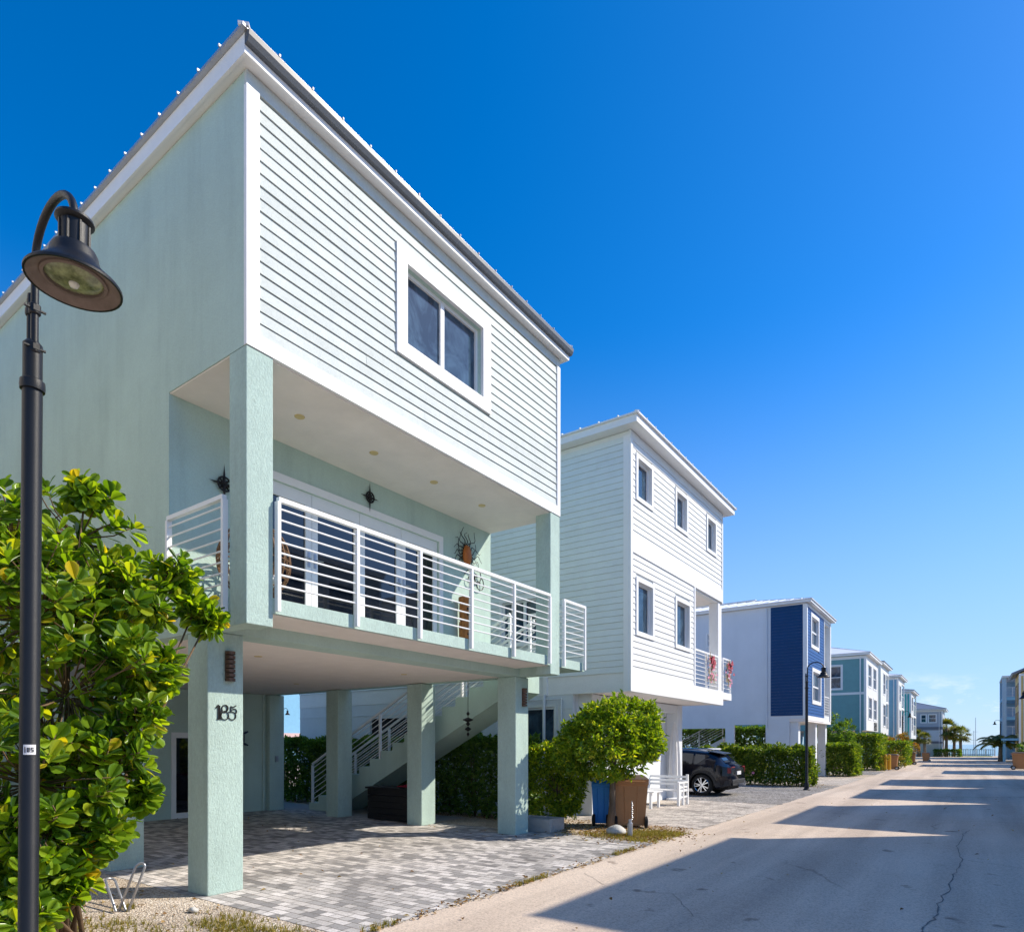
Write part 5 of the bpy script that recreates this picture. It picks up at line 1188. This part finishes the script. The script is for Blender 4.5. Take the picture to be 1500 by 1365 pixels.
for cx,cy,s,n in ((-4.95,3.05,.28,260),(-5.35,3.2,.22,160),(-4.6,2.75,.2,140),(-5.9,2.6,.25,90),(-4.62,3.3,.13,90),(-6.3,2.4,.2,60),(-4.75,10.55,.3,620),(-4.5,10.95,.28,480),(-5.2,10.15,.3,260),(-4.5,9.95,.2,150),(-6.72,2.95,.06,30)):
    gp += [(R.gauss(cx,s),R.gauss(cy,s*.6),0) for _ in range(n)]
for y in [3.75+.1*i for i in range(60)]:
    if math.sin(y*2.3)+math.sin(y*5.1+1) > .35: gp += [(-4.19+R.gauss(0,.03),y+R.uniform(-.06,.06),.006) for _ in range(9)]
scatter('grass_weeds','grass_blade',[p for p in gp if p[0]<-4.12],blade,cat='grass',label='dry yellow green weeds along the edge of the road')

# ------------------------------------------------------------------ sky, sun, camera
W = bpy.data.worlds.new('World'); S.world = W; W.use_nodes = True; nt = W.node_tree; N = nt.nodes; L = nt.links
el = math.atan(1.13/math.hypot(1,.907)); az = math.atan2(1,.907)
sky = N.new('ShaderNodeTexSky'); sky.sky_type = 'NISHITA'; sky.sun_disc = False; sky.sun_elevation = el; sky.sun_rotation = az
sky.air_density = SKY[0]; sky.dust_density = SKY[1]; sky.ozone_density = SKY[2]; sky.altitude = 0
bg = N['Background']; bg.inputs['Strength'].default_value = SKY[3]
hs = N.new('ShaderNodeHueSaturation'); hs.inputs['Saturation'].default_value = SKY[4]; hs.inputs['Hue'].default_value = SKY[5]; L.new(sky.outputs[0], hs.inputs['Color'])
# a few thin clouds low over the sea
tc = N.new('ShaderNodeTexCoord'); mp = N.new('ShaderNodeMapping'); mp.inputs['Scale'].default_value = (9,9,26); L.new(tc.outputs['Generated'], mp.inputs[0])
nz = N.new('ShaderNodeTexNoise'); nz.inputs['Scale'].default_value = 1.6; nz.inputs['Detail'].default_value = 7; nz.inputs['Roughness'].default_value = .6; L.new(mp.outputs[0], nz.inputs['Vector'])
sx = N.new('ShaderNodeSeparateXYZ'); L.new(tc.outputs['Generated'], sx.inputs[0])
mr = N.new('ShaderNodeMapRange'); mr.inputs['From Min'].default_value = .02; mr.inputs['From Max'].default_value = .10; mr.inputs['To Min'].default_value = 1; mr.inputs['To Max'].default_value = 0; L.new(sx.outputs['Z'], mr.inputs['Value'])
cr = N.new('ShaderNodeValToRGB'); cr.color_ramp.elements[0].position = .54; cr.color_ramp.elements[1].position = .72; L.new(nz.outputs['Fac'], cr.inputs['Fac'])
mu = N.new('ShaderNodeMath'); mu.operation = 'MULTIPLY'; L.new(cr.outputs['Color'], mu.inputs[0]); L.new(mr.outputs[0], mu.inputs[1])
hz = N.new('ShaderNodeMapRange'); hz.interpolation_type = 'SMOOTHSTEP'; hz.inputs['From Min'].default_value = -.02; hz.inputs['From Max'].default_value = .55; hz.inputs['To Min'].default_value = .85; hz.inputs['To Max'].default_value = 0; L.new(sx.outputs['Z'], hz.inputs['Value'])
h2 = N.new('ShaderNodeMixRGB'); L.new(hz.outputs[0], h2.inputs[0]); L.new(hs.outputs[0], h2.inputs[1]); h2.inputs[2].default_value = (*HZ,1)
mx = N.new('ShaderNodeMixRGB'); L.new(mu.outputs[0], mx.inputs[0]); L.new(h2.outputs[0], mx.inputs[1]); mx.inputs[2].default_value = (CLOUD,CLOUD,CLOUD*1.02,1)
L.new(mx.outputs[0], bg.inputs['Color'])
sd = bpy.data.lights.new('sun','SUN'); sd.energy = SUN; sd.angle = rad(.5); sd.color = (1,.915,.775); so = bpy.data.objects.new('sun', sd); COL.objects.link(so)
so.rotation_euler = Vector((1,.907,1.13)).to_track_quat('Z','Y').to_euler(); so.location = (20,20,25)
cd = bpy.data.cameras.new('camera'); cd.sensor_width = 36; cd.lens = 945/1500*36; cd.shift_y = (1090-682.5)/1500; cd.clip_end = 12000; cd.clip_start = .05
co = bpy.data.objects.new('camera', cd); COL.objects.link(co); co.location = (0,0,1.6); co.rotation_euler = (PI/2,0,rad(35.4975)); S.camera = co
S.render.engine = 'CYCLES'; S.view_settings.view_transform = 'Standard'; S.view_settings.look = 'None'; S.view_settings.exposure = EXPO; S.view_settings.gamma = 1
S.render.resolution_x = 1024; S.render.resolution_y = 931
S.cycles.use_denoising = True; S.cycles.max_bounces = 8; S.cycles.diffuse_bounces = 4; S.cycles.transparent_max_bounces = 8; S.cycles.sample_clamp_indirect = 6
